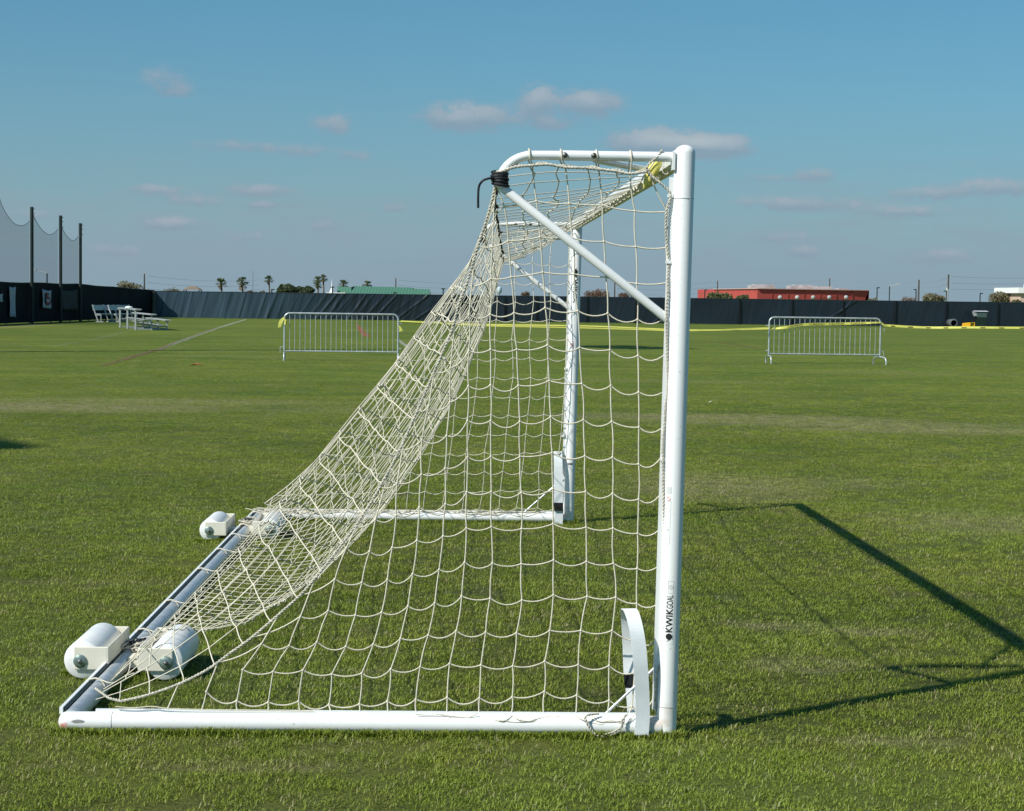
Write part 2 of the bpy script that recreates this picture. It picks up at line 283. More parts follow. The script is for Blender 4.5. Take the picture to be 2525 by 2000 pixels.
# ------------------------------------------------------------------ mesh helpers
def smooth_path(p, n=4):
    p = [Vector(q) for q in p]; o = []
    for i in range(len(p)-1):
        a = p[max(i-1, 0)]; b = p[i]; c = p[i+1]; d = p[min(i+2, len(p)-1)]
        for k in range(n):
            t = k/n; o.append(.5*((2*b)+(c-a)*t+(2*a-5*b+4*c-d)*t*t+(3*b-a-3*c+d)*t*t*t))
    o.append(p[-1]); return o
class MB:
    def __init__(s): s.v = []; s.f = []; s.sm = []
    def add(s, vs, fs, sm=False):
        o = len(s.v); s.v += [tuple(v) for v in vs]; s.f += [tuple(i+o for i in f) for f in fs]; s.sm += [sm]*len(fs); return s
    def box(s, c, d, rz=0, rx=0):
        c = Vector(c); m = Matrix.Rotation(rz, 3, 'Z') @ Matrix.Rotation(rx, 3, 'X')
        vs = [c + m @ Vector((x*d[0]/2, y*d[1]/2, z*d[2]/2)) for x in (-1, 1) for y in (-1, 1) for z in (-1, 1)]
        return s.add(vs, [(0,1,3,2), (4,6,7,5), (0,4,5,1), (2,3,7,6), (0,2,6,4), (1,5,7,3)])
    def beam(s, a, b, wd, ht, upv=(0,0,1)):
        a = Vector(a); b = Vector(b); t = (b-a).normalized(); x = t.cross(Vector(upv)).normalized(); y = x.cross(t)
        vs = [p + x*i*wd/2 + y*j*ht/2 for p in (a, b) for i in (-1, 1) for j in (-1, 1)]
        return s.add(vs, [(0,1,3,2), (4,6,7,5), (0,4,5,1), (2,3,7,6), (0,2,6,4), (1,5,7,3)])
    def tube(s, path, r, n=8, cap=True, closed=False):
        p = [Vector(q) for q in path]; m = len(p)
        if m < 2: return s
        rr = r if isinstance(r, (list, tuple)) else [r]*m
        t0 = (p[1]-p[0]).normalized(); x = t0.orthogonal().normalized(); vs = []; prev = t0
        for i in range(m):
            if closed: t = (p[(i+1) % m]-p[i-1])
            else: t = (p[min(i+1, m-1)]-p[max(i-1, 0)])
            t = t.normalized() if t.length > 1e-9 else prev
            q = prev.rotation_difference(t); x = q @ x; x = (x - t*x.dot(t)).normalized(); y = t.cross(x); prev = t
            for k in range(n):
                a = 2*math.pi*k/n; vs.append(p[i] + (x*math.cos(a)+y*math.sin(a))*rr[i])
        fs = []
        for i in range(m if closed else m-1):
            j = (i+1) % m
            for k in range(n): fs.append((i*n+k, i*n+(k+1) % n, j*n+(k+1) % n, j*n+k))
        s.add(vs, fs, True)
        if cap and not closed:
            s.add(vs[:n], [tuple(reversed(range(n)))]); s.add(vs[-n:], [tuple(range(n))])
        return s
    def cyl(s, a, b, r, n=24): return s.tube([a, b], r, n)
    def lathe(s, prof, c=(0,0,0), n=24, axis='Z'):   # prof (r, h)
        vs = []; c = Vector(c)
        for (r, h) in prof:
            for k in range(n):
                a = 2*math.pi*k/n; v = (r*math.cos(a), r*math.sin(a), h)
                if axis == 'Y': v = (v[0], v[2], -v[1])
                if axis == 'X': v = (v[2], v[1], -v[0])
                vs.append(c+Vector(v))
        fs = [(i*n+k, i*n+(k+1) % n, (i+1)*n+(k+1) % n, (i+1)*n+k) for i in range(len(prof)-1) for k in range(n)]
        return s.add(vs, fs, True)
    def build(s, name, m, parent=None, autosm=False):
        me = bpy.data.meshes.new(name); off = Vector((0, 0, 0)); q = parent
        while q is not None: off += q.location; q = q.parent
        me.from_pydata([tuple(Vector(v)-off) for v in s.v], [], s.f); me.polygons.foreach_set('use_smooth', s.sm); me.materials.append(m); me.update()
        o = bpy.data.objects.new(name, me); COL.objects.link(o)
        if parent is not None: o.parent = parent
        return o
def tag(o, label=None, cat=None, group=None, kind=None):
    if label: o['label'] = label
    if cat: o['category'] = cat
    if group: o['group'] = group
    if kind: o['kind'] = kind
    return o
def empty(name, loc, label, cat, group=None):
    o = bpy.data.objects.new(name, None); COL.objects.link(o); o.location = Vector(loc); o.empty_display_size = .2
    return tag(o, label, cat, group)
def fixn(o):
    bm = bmesh.new(); bm.from_mesh(o.data); bmesh.ops.recalc_face_normals(bm, faces=bm.faces); bm.to_mesh(o.data); bm.free(); return o
def copy_tree(o, parent=None):
    c = o.copy(); COL.objects.link(c); c.parent = parent
    for ch in [x for x in bpy.data.objects if x.parent is o]: copy_tree(ch, c)
    return c
def text_mesh(txt, size):
    cu = bpy.data.curves.new('t', 'FONT'); cu.body = txt; cu.size = size; cu.align_x = 'CENTER'; cu.align_y = 'CENTER'
    o = bpy.data.objects.new('t', cu); COL.objects.link(o); dg = bpy.context.evaluated_depsgraph_get(); dg.update()
    me = bpy.data.meshes.new_from_object(o.evaluated_get(dg)); vs = [v.co.copy() for v in me.vertices]; fs = [tuple(p.vertices) for p in me.polygons]
    bpy.data.objects.remove(o); bpy.data.curves.remove(cu); return vs, fs
# ------------------------------------------------------------------ setting: ground
g = MB(); ys = [-14, -6, 0, 6, 14, 30, 60, 120, 400, 2500, 9000]; xs = [-9000, -1500, -300, -60, -20, 0, 20, 60, 300, 1500, 9000]
g.add([(x, y, 0) for y in ys for x in xs], [(j*11+i, j*11+i+1, (j+1)*11+i+1, (j+1)*11+i) for j in range(10) for i in range(10)])
tag(g.build('ground', MT['turf']), kind='structure')
def gline(name, pts, wd, m, z=.005):
    b = MB(); p = [onz(*q) for q in pts]; L = []; 
    for i, q in enumerate(p):
        t = (p[min(i+1, len(p)-1)]-p[max(i-1, 0)]).normalized(); nrm = Vector((-t.y, t.x, 0))*(wd if isinstance(wd, float) else wd[i])/2; L += [(q.x-nrm.x, q.y-nrm.y, z), (q.x+nrm.x, q.y+nrm.y, z)]
    b.add(L, [(2*i, 2*i+1, 2*i+3, 2*i+2) for i in range(len(p)-1)]); return tag(b.build(name, m), kind='structure')
gline('field_line', [(389,863),(430,847),(480,829),(540,808),(606,788)], .20, MT['line_white'])
gline('field_line', [(250,903),(300,888),(345,875),(391,862),(430,846.5),(480,828.5),(540,807.5)], [.16,.22,.25,.22,.08,.08,.08], MT['line_brown'], .009)
gline('field_line', [(400,863.5),(500,865),(640,866.5)], .35, MT['line_faint'])
gline('field_line', [(980,838),(992,846),(1010,859)], .16, MT['line_white'])
gline('field_line', [(985,841),(1060,841.5),(1110,842)], .35, MT['line_faint'])
gline('field_line', [(122,855),(180,846),(240,836),(300,820),(330,814)], .35, MT['line_faint'])
gline('field_line', [(1430,862),(1450,868),(1475,873)], .5, MT['line_faint'])
gline('field_line', [(1850,868),(2100,872),(2300,874)], .5, MT['line_faint'], .006)
gline('field_marking', [(879,800),(886,808),(893,818),(904,830)], [.14,.24,.26,.30], MT['line_red'])
gline('field_line', [(1700,838),(1780,845),(1870,859)], .22, MT['line_brown'], .006)
# ------------------------------------------------------------------ grass (nobody could count it)
def clump(seed, straw, nb=58, rad=.085, hmin=.005, hmax=.017):
    rnd = random.Random(seed); b = MB()
    for i in range(nb):
        a = rnd.random()*6.283; rr = rad*math.sqrt(rnd.random()); x, y = rr*math.cos(a), rr*math.sin(a)
        h = rnd.uniform(hmin, hmax); wd = rnd.uniform(.0009, .0019); d = rnd.random()*6.283; le = rnd.uniform(.4, 2.0)*h
        px, py = -math.sin(d)*wd, math.cos(d)*wd; dx, dy = math.cos(d)*le, math.sin(d)*le
        b.add([(x-px, y-py, -.002), (x+px, y+py, -.002), (x+dx*.35+px*.9, y+dy*.35+py*.9, h*.62), (x+dx*.35-px*.9, y+dy*.35-py*.9, h*.62), (x+dx, y+dy, h*rnd.uniform(.75, 1.0))],
              [(0,1,2,3), (3,2,4)], True)
    me = bpy.data.meshes.new('grass_clump'); me.from_pydata(b.v, [], b.f); me.materials.append(MT['straw'] if straw else MT['blade'])
    return bpy.data.objects.new('grass_clump', me)
gc = bpy.data.collections.new('grass_clumps')
for i in range(9): gc.objects.link(clump(i, False))
gc.objects.link(clump(50, True, nb=7, hmin=.008, hmax=.024)); gc.objects.link(clump(51, True, nb=9, hmin=.006, hmax=.02)); gc.objects.link(clump(52, True, nb=16, hmin=.01, hmax=.022))
e = MB(); dn = []
zones = [(-1.6, 1, 300), (1, 4, 280), (4, 8, 210), (8, 12, 150), (12, 17, 105), (17, 23, 70), (23, 30, 42), (30, 38, 28), (38, 46, 18), (46, 56, 10), (56, 68, 5)]
for (y0, y1, dd) in zones:
    l0 = at(-60, 1000, y0).x-.6; l1 = at(-60, 1000, y1).x-.6; q0 = at(2590, 1000, y0).x+.6; q1 = at(2590, 1000, y1).x+.6
    e.add([(l0, y0, .003), (q0, y0, .003), (q1, y1, .003), (l1, y1, .003)], [(0,1,2,3)]); dn.append(dd)
ge = e.build('grass', MT['blade']); tag(ge, kind='stuff')
da = ge.data.attributes.new('dens', 'FLOAT', 'FACE'); da.data.foreach_set('value', [float(x) for x in dn])
ng = bpy.data.node_groups.new('grass_scatter', 'GeometryNodeTree')
ng.interface.new_socket('Geometry', in_out='INPUT', socket_type='NodeSocketGeometry'); ng.interface.new_socket('Geometry', in_out='OUTPUT', socket_type='NodeSocketGeometry')
nn = ng.nodes; gi = nn.new('NodeGroupInput'); go = nn.new('NodeGroupOutput'); dp = nn.new('GeometryNodeDistributePointsOnFaces')
na = nn.new('GeometryNodeInputNamedAttribute'); na.data_type = 'FLOAT'; na.inputs['Name'].default_value = 'dens'
ci = nn.new('GeometryNodeCollectionInfo'); ci.inputs['Collection'].default_value = gc; ci.inputs['Separate Children'].default_value = True; ci.inputs['Reset Children'].default_value = True
ip = nn.new('GeometryNodeInstanceOnPoints'); ip.inputs['Pick Instance'].default_value = True
rv = nn.new('FunctionNodeRandomValue'); rv.data_type = 'FLOAT_VECTOR'; rv.inputs[0].default_value = (-.12, -.12, 0); rv.inputs[1].default_value = (.12, .12, 6.283)
rs = nn.new('FunctionNodeRandomValue'); rs.data_type = 'FLOAT'; rs.inputs[2].default_value = .6; rs.inputs[3].default_value = 1.05; rs.inputs['Seed'].default_value = 5
lk = ng.links.new
lk(gi.outputs[0], dp.inputs['Mesh']); lk(na.outputs['Attribute'], dp.inputs['Density']); lk(dp.outputs['Points'], ip.inputs['Points']); lk(ci.outputs[0], ip.inputs['Instance'])
lk(rv.outputs[0], ip.inputs['Rotation']); lk(rs.outputs[1], ip.inputs['Scale']); lk(ip.outputs[0], go.inputs[0])
md = ge.modifiers.new('scatter', 'NODES'); md.node_group = ng
def fringe():
    rnd = random.Random(77); b = MB()
    def bl(x, y, h):
        wd = rnd.uniform(.0012, .0024); d = rnd.random()*6.283; le = rnd.uniform(.1, 1.2)*h; px, py = -math.sin(d)*wd, math.cos(d)*wd; dx, dy = math.cos(d)*le, math.sin(d)*le
        b.add([(x-px, y-py, -.002), (x+px, y+py, -.002), (x+dx*.35+px*.9, y+dy*.35+py*.9, h*.62), (x+dx*.35-px*.9, y+dy*.35-py*.9, h*.62), (x+dx, y+dy, h)], [(0,1,2,3), (3,2,4)], True)
    for k in range(5200):
        x = rnd.uniform(-GD-.06, .06); t_ = .5+.5*noise.noise(Vector((x*5, 0, 0))); bl(x, -.040-abs(rnd.gauss(0, .018)), rnd.uniform(.012, .022+.024*t_))
    for k in range(1500):
        x = rnd.uniform(-GD, 0); bl(x, GW-.040-abs(rnd.gauss(0, .02)), rnd.uniform(.012, .035))
    for (cx, cy, r_) in ((0, 0, .045), (0, GW, .045)):
        for k in range(500): a = rnd.random()*6.283; q = r_+abs(rnd.gauss(0, .02)); bl(cx+q*math.cos(a), cy+q*math.sin(a), rnd.uniform(.015, .042))
    for (px, py) in ((204, 1662), (406, 1668), (519, 1336), (662, 1334)):
        c = onz(px, py)
        for k in range(420): bl(c.x+rnd.uniform(-.09, .09), c.y-.02-abs(rnd.gauss(0, .012)), rnd.uniform(.012, .034))
    for k in range(2600):
        y = rnd.uniform(0, GW); bl(-GD+rnd.choice((-.04, .045))+rnd.gauss(0, .012), y, rnd.uniform(.01, .034))
    tag(b.build('grass', MT['blade']), kind='stuff')
fringe()
c = onz(484, 903); b = MB(); b.add([c+Vector(v) for v in [(-.16, 0, .01), (-.04, -.05, .05), (.02, .02, .07), (.10, -.04, .04), (.17, .03, .02), (.03, .10, .03)]], [(0, 1, 2), (1, 3, 2), (3, 4, 2), (2, 4, 5), (0, 2, 5)]); lf_ = b.build('fallen_leaf', mat('dry_brown_leaf', (.36, .15, .05), .7, .2)); tag(lf_, 'dry brown fallen leaf on the grass left of the left barrier', 'leaf'); lf_.modifiers.new('s', 'SOLIDIFY').thickness = .004
c = onz(1752, 994); b = MB(); b.add([c+Vector(v) for v in [(-.03, 0, .01), (.01, -.02, .035), (.035, .01, .015), (.0, .03, .03)]], [(0, 1, 3), (1, 2, 3)]); lf_ = b.build('paper_scrap', MT['paper']); tag(lf_, 'tiny white paper scrap on the grass right of the near post', 'litter'); lf_.modifiers.new('s', 'SOLIDIFY').thickness = .003
# ================================================================== THE GOAL
goal = empty('soccer_goal', (0, 0, 0), 'white framed portable soccer goal with sagging cream net seen from its side', 'soccer goal')
PR = .0385
def ln(x, y, z): return Vector((x+LEAN*z, y, z))
def post(y):
    b = MB(); n = 40; top = GH
    prof = [(PR, .003), (PR, top-.030)] + [(PR*math.cos(a), top-.030+.030*math.sin(a)) for a in (R(20), R(40), R(60), R(78), R(90))]
    vs = []
    for (r_, h) in prof:
        for k in range(n): vs.append(ln(r_*math.cos(2*math.pi*k/n), y+r_*math.sin(2*math.pi*k/n), h))
    b.add(vs, [(i*n+k, i*n+(k+1) % n, (i+1)*n+(k+1) % n, (i+1)*n+k) for i in range(len(prof)-1) for k in range(n)], True)
    o = b.build('post', MT['worn'], goal)
    tr = MB(); tr.beam(ln(-.046, y, .10), ln(-.046, y, top-.12), .018, .014, (0, 1, 0)); tr.build('net_track', MT['white'], o)
    for z in (.115, top-.198):
        s_ = MB(); s_.tube([ln((PR+.0004)*math.cos(a), y+(PR+.0004)*math.sin(a), z) for a in [2*math.pi*k/40 for k in range(40)]], .0011, 5, closed=True)
        s_.build('joint_seam', MT['grey_ink'], o)
    return o
P0 = post(0); P1 = post(GW)
cb_ = MB(); cb_.tube([ln(0, .0, GH-.0385), ln(0, GW, GH-.0385)], .0375, 32); CB = cb_.build('crossbar', MT['white'], goal)
t_ = MB(); t_.beam(ln(-.036, .10, GH-.058), ln(-.036, GW-.10, GH-.058), .012, .016); t_.build('net_track', MT['white'], CB)
def side_bar(y):
    b = MB(); L = -GD; z = .0375; n = 32
    b.tube([(-.02, y, z), (L, y, z)], .0365, n)
    b.lathe([(.0365, 0), (.034, -.016), (.026, -.028), (.012, -.034), (.0, -.035)], (L, y, z), n, 'X')
    o = b.build('ground_bar', MT['worn'], goal)
    t = MB(); t.beam((-.09, y+.012, z+.040), (L+.10, y+.012, z+.040), .014, .010); t.build('net_track', MT['white'], o)
    for x in (-.075, L+.165):
        t = MB(); t.tube([(x, y+.0369*math.cos(a), z+.0369*math.sin(a)) for a in [2*math.pi*k/32 for k in range(32)]], .0011, 5, closed=True); t.build('joint_seam', MT['grey_ink'], o)
    return o
side_bar(0); side_bar(GW)
bb = MB(); bb.tube([(-GD+.004, .03, .0375), (-GD+.004, GW-.03, .0375)], .035, 32); BB = bb.build('back_bar', MT['alu'], goal)
t = MB(); t.beam((-GD-.038, .05, .066), (-GD-.038, GW-.04, .066), .013, .024); t.build('net_track', MT['white'], BB)
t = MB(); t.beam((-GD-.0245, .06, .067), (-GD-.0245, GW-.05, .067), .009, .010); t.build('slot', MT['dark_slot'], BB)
# upper stanchions + braces
def upper(y, k=1.0):
    pz = GH-.046
    A = ln(-.03, y, pz); pts = [A, ln(-.50, y, pz-.002)]
    o = MB(); c = [ln(-.03, y, pz), ln(-.28, y, pz), ln(-.54, y, pz-.001), ln(-.59, y, pz-.005), ln(-.630, y, pz-.021), ln(-.660, y, pz-.048), ln(-.679, y, pz-.084), ln(-.685, y, pz-.118)]
    o.tube(smooth_path(c, 5), .0170, 20); ob = o.build('stanchion', MT['white'], goal)
    q = MB(); q.tube([ln(-.325, y, pz), ln(-.455, y, pz)], .0188, 20); q.tube([ln(-.325, y, pz), ln(-.02, y, pz+.001)], .0184, 20); q.build('sleeve', MT['white'], ob)
    for x in (-.445, -.338):
        q = MB(); yy = y-.019
        q.lathe([(0, -.006), (.009, -.006), (.0105, -.003), (.0105, .004)], ln(x, yy, pz), 16, 'Y'); q.lathe([(0, -.010), (.0055, -.010), (.006, -.004)], ln(x, yy, pz), 6, 'Y'); q.build('bolt', MT['bolt'], ob)
    q = MB(); q.box(ln(-.043, y, pz-.015), (.010, .060, .066)); q.build('flange', MT['white'], ob)
    br = MB(); e0 = ln(-.686, y+.002, pz-.110); e1 = ln(-.030, y+.002, GH-.655)
    br.tube([e0, e0.lerp(e1, .03), e0.lerp(e1, .97), e1], [.0115, .0165, .0165, .015], 20); br.build('brace', MT['white'], goal)
    return ob
upper(0); upper(GW)
g_ = MB(); g_.tube([ln(-.33, .006, GH-.060), ln(-.02, .55, GH-.066)], .0125, 16); g_.build('corner_brace', MT['white'], goal)
g_ = MB(); g_.tube([at(1492, 1761, .02), at(1628, 1634, .02)], .0055, 10); g_.build('cable_rod', MT['alu'], goal)
g_ = MB(); g_.tube([(-.33, GW, .07), ln(-.045, GW, .33)], .0055, 8); g_.build('cable_rod', MT['alu'], goal)
# ---- weights
def weight(px, py, side, dia, ln_=.46, z=None):
    r_ = dia/2; c = onz(px, py, r_+.002); y0, y1 = c.y, c.y+ln_
    root = MB(); b_ = root
    prof = [(0, 0), (r_*.90, 0), (r_*.965, .004), (r_, .014), (r_, ln_-.014), (r_*.965, ln_-.004), (r_*.9, ln_), (0, ln_)]
    b_.lathe(prof, (c.x, y0, c.z), 40, 'Y'); o = b_.build('weight_roller', MT['roller'], goal); fixn(o)
    xb = c.x - side*(r_+.026)          # wall of the bracket next to the bar
    br = MB()
    for (yy, s2) in ((y0-.009, 1), (y1+.009, 1)):
        x_in = c.x - (-side)*0.0
        xa = c.x+side*.035; lo, hi = min(xa, xb), max(xa, xb)
        br.box(((lo+hi)/2, yy, c.z+.012), (hi-lo, .008, r_*1.22))
    br.box((xb, (y0+y1)/2, c.z+.012), (.008, ln_+.026, r_*1.22))
    bo = br.build('bracket', MT['cream'], o)
    cl_ = MB(); xe = -GD+.004+side*.030; cl_.box(((xe+xb-side*.005)/2, y0+ln_*.42, .050), (abs(xb-side*.005-xe), .10, .045)); cl_.build('clamp', MT['cream'], o)
    m_ = bo.modifiers.new('b', 'BEVEL'); m_.width = .004; m_.segments = 2
    q = MB(); q.lathe([(0, -.0035), (.027, -.003), (.0285, -.001), (.0285, .002)], (c.x+side*.008, y0-.0155, c.z), 28, 'Y'); q.build('washer', MT['washer'], o)
    q = MB(); q.lathe([(0, -.010), (.008, -.010), (.009, -.006), (.009, .002)], (c.x+side*.008, y0-.020, c.z), 6, 'Y'); q.build('bolt', MT['bolt'], o)
    return o
weight(204, 1629, -1, .162); weight(406, 1633, 1, .162); weight(519, 1308, -1, .148); weight(662, 1306, 1, .148)
# ---- straps
def strap(name_pts, wd, mset):
    pass
def ribbon(pts, wd, thick=.002, dirv=None):
    b = MB(); vs = []; n = len(pts)
    for i, p in enumerate(pts):
        t_ = (pts[min(i+1, n-1)]-pts[max(i-1, 0)]).normalized(); wv = (dirv[i] if isinstance(dirv, list) else dirv).normalized(); nr = t_.cross(wv).normalized()*thick/2
        ww = (wd[i] if isinstance(wd, list) else wd)/2
        vs += [p-wv*ww-nr, p+wv*ww-nr, p+wv*ww+nr, p-wv*ww+nr]
    fs = []
    for i in range(n-1):
        for k in range(4): fs.append((i*4+k, i*4+(k+1) % 4, (i+1)*4+(k+1) % 4, (i+1)*4+k))
    fs += [(0,1,2,3), tuple(4*(n-1)+k for k in (3,2,1,0))]
    return b.add(vs, fs, False)
k_ = .2342
def D(x, y, Y): return at(1200+x*k_, 1440+y*k_, Y)
front = [D(1630, 1592, -.055), D(1642, 1400, -.052), D(1640, 1200, -.055), D(1630, 1000, -.062), D(1618, 820, -.066), D(1602, 650, -.064), D(1580, 500, -.056), D(1550, 370, -.036), D(1520, 285, -.008)]
top_ = [D(1494, 262, .022), D(1486, 285, .055)]
back_a = [D(1488, 345, .085), D(1496, 460, .098), D(1504, 640, .104), D(1510, 800, .100), D(1516, 950, .09)]
blk = [D(1516, 950, .088), D(1522, 1020, .084), D(1536, 1096, .078)]
back_b = [D(1536, 1096, .074), D(1550, 1250, .064), D(1556, 1420, .055), D(1560, 1500, .05)]
st = ribbon(smooth_path(front+top_+back_a, 4), .054, .003, Vector((1, .12, 0))).build('strap_loop', MT['webbing'], goal)
ribbon(smooth_path(back_b, 3), .054, .003, Vector((1, .12, 0))).build('strap_loop', MT['webbing'], goal)
ribbon(smooth_path(blk, 3), .054, .006, Vector((1, .12, 0))).build('black_patch', MT['black'], st)
def C_(x, y, Y): return at(1200+x*k_, 1080+y*k_, Y)
st = ribbon(smooth_path([C_(758, 912, GW-.07), C_(757, 600, GW-.075), C_(754, 300, GW-.07), C_(750, 165, GW-.045), C_(750, 150, GW-.02), C_(752, 200, GW), C_(752, 690, GW+.02)], 4), .062, .003, Vector((1, 0, 0))).build('strap_loop', MT['webbing'], goal)
ribbon([C_(758, 765, GW-.083), C_(757, 722, GW-.085), C_(757, 682, GW-.083)], .066, .010, Vector((1, 0, 0))).build('black_patch', MT['black'], st)
# ---- net nodes, near side panel (traced in image px, lying in the panel's plane)
def cv(ox, oy, pts): return [(ox+x*k_, oy+y*k_) for x, y in pts]
A_ = (1200, 360); B_ = (1200, 700); Cc = (1200, 1080); Dd = (1200, 1440); E_ = (800, 1040); F_ = (720, 1400); G_ = (900, 700); H_ = (280, 1400)
def rw(*parts):
    o = {}
    for (org, start, pts) in parts:
        for i, q in enumerate(cv(*org, pts)): o[start+i] = q
    return o
PC = 5      # column index of the post seam
rows = [
 rw((A_, 1, [(480,205),(830,225),(1180,245),(1510,300),(1700,268)])),
 rw((A_, 0, [(185,635),(525,580),(870,605),(1220,625),(1560,685),(1900,690)])),
 rw((A_, 0, [(228,1000),(563,958),(905,970),(1235,1005),(1570,1060),(1890,1070)])),
 rw((A_, -1, [(42,1400),(260,1380),(590,1330),(920,1350),(1255,1380),(1580,1450),(1895,1440)])),
 rw((G_, -2, [(1095,325)]), (B_, -1, [(38,320),(290,305),(618,250),(960,285),(1275,310),(1590,375),(1890,345)])),
 rw((G_, -3, [(900,885),(1095,705)]), (B_, -1, [(42,690),(318,690),(640,645),(980,670),(1298,695),(1595,755),(1895,725)])),
 rw((G_, -4, [(670,1290),(895,1245),(1090,1075)]), (B_, -1, [(42,1065),(335,1070),(660,1020),(1002,1050),(1308,1070),(1600,1140),(1900,1110)])),
 rw((G_, -4, [(600,1645),(860,1600),(1080,1440)]), (B_, -1, [(45,1440),(350,1450),(675,1400),(1020,1430),(1318,1450),(1603,1510),(1880,1485)])),
 rw((E_, -5, [(765,650),(1022,555),(1272,490),(1510,370)]), (Cc, -1, [(45,195),(352,195),(690,155),(1035,190),(1325,205),(1600,275),(1840,200)])),
 rw((E_, -6, [(538,1030),(755,985),(1000,900),(1275,865),(1500,740)]), (Cc, -1, [(50,565),(365,575),(698,535),(1042,565),(1328,585),(1600,645),(1850,565)])),
 rw((E_, -7, [(232,1330),(475,1365),(715,1325),(975,1250),(1250,1205),(1495,1120)]), (Cc, -1, [(50,935),(368,955),(700,905),(1048,940),(1330,950),(1590,1005),(1855,930)])),
 rw((F_, -7, [(453,120),(737,155),(1005,125),(1272,65),(1550,20),(1819,-57)]), (Cc, -1, [(62,1320),(365,1325),(705,1285),(1052,1300),(1335,1320),(1585,1375),(1860,1305)])),
 rw((F_, -8, [(90,515),(383,450),(668,500),(945,470),(1222,405),(1505,370),(1787,300)]), (Dd, -1, [(38,150),(372,170),(703,115),(1060,130),(1360,140),(1580,205),(1870,145)])),
 rw((H_, -9, [(1560,800),(1850,820)]), (F_, -7, [(265,780),(568,830),(857,805),(1143,745),(1435,710),(1730,665),(2040,680)]), (Dd, 0, [(315,515),(665,490),(992,490),(1322,490),(1580,600),(1860,515)])),
 rw((H_, -9, [(1360,1075),(1680,1095)]), (F_, -7, [(115,1078),(420,1120),(735,1112),(1040,1070),(1350,1045),(1660,1010),(1990,1025)]), (Dd, 0, [(275,865),(612,815),(965,850),(1290,860),(1560,930),(1800,870)])),
 rw((H_, -10, [(978,1305),(1300,1400),(1630,1415)]), (F_, -7, [(70,1405),(390,1440),(710,1435),(1005,1405),(1305,1385),(1635,1365),(1975,1370)]), (Dd, 0, [(270,1190),(610,1130),(950,1170),(1290,1225),(1530,1290),(1745,1230)])),
 rw((H_, -11, [(570,1482),(930,1492),(1300,1492),(1630,1500)]), (F_, -7, [(80,1502),(410,1510),(715,1510),(1010,1510),(1310,1530),(1630,1532),(1970,1540)]), (Dd, 0, [(260,1362),(600,1362),(940,1370),(1250,1430),(1500,1400)])),
]
ropeN_px = [(1222,452),(1213,494),(1198,547),(1178,608),(1163,660),(1145,716),(1132,747),(1114,814),(1090,872),(1071,915),(1030,1010),(985,1110),(937,1200),(896,1268),(852,1330),(804,1392),(752,1455),(707,1498),(622,1571),(564,1613),(510,1652),(440,1687),(363,1714),(298,1729)]
def bul(px, py):       # the side panel hangs slightly inside the frame
    return .02 + .055*math.sin(min(max((1640-px)/900, 0), 1)*math.pi)*math.sin(min(max((py-440)/1330, 0), 1)*math.pi) + .012*noise.noise(Vector((px*.02, py*.02, 3)))
W_ = {}
for j, r_ in enumerate(rows):
    for i, (px, py) in r_.items(): W_[(i, j)] = at(px, py, bul(px, py) if j < 16 else .012)
ropeN = [at(px, py, bul(px, py)+.004) for px, py in ropeN_px]
ropeN = smooth_path(ropeN, 4)
CR = .0029
def cord(b, a, c, sag=0.0, r_=CR, nseg=6, side=None, wob=.0):
    a = Vector(a); c = Vector(c); pts = []
    ph = random.random()*10
    for k in range(nseg+1):
        t = k/nseg; p = a.lerp(c, t); p.z -= sag*4*t*(1-t)
        if side: p += side*(wob*math.sin(math.pi*t))
        pts.append(p)
    b.tube(pts, r_, 5, cap=False)
def knot(b, p, r_=.0055):
    n = 5; b.tube([p+Vector((-r_*.9, 0, 0)), p+Vector((-r_*.4, 0, .001)), p, p+Vector((r_*.4, 0, -.001)), p+Vector((r_*.9, 0, 0))], [r_*.3, r_*.8, r_, r_*.8, r_*.3], 6)
def near_rope(p, curve): return min(curve, key=lambda q: (q-p).length)
def project_px(p):
    d = p-CAM; z = d.dot(fw); return (1262.5+F*d.dot(rt)/z, 1000-F*d.dot(up)/z)
sn = MB()
for (i, j), p in W_.items():
    if (i+1, j) in W_:
        q = W_[(i+1, j)]; L_ = (q-p).length
        if 0 < j < 16:
            s_ = random.uniform(.006, .022) + (.010 if i == 4 else 0) + (.004 if i < 0 else 0)
            if j <= 3: s_ = random.uniform(.002, .007)
            cord(sn, p, q, s_)
    elif i < PC and False: pass
    if (i, j+1) in W_: cord(sn, p, W_[(i, j+1)], 0, side=Vector((1, 0, 0)), wob=random.uniform(-.004, .004), nseg=4)
    if 0 < j < 16 and i < PC: knot(sn, p)
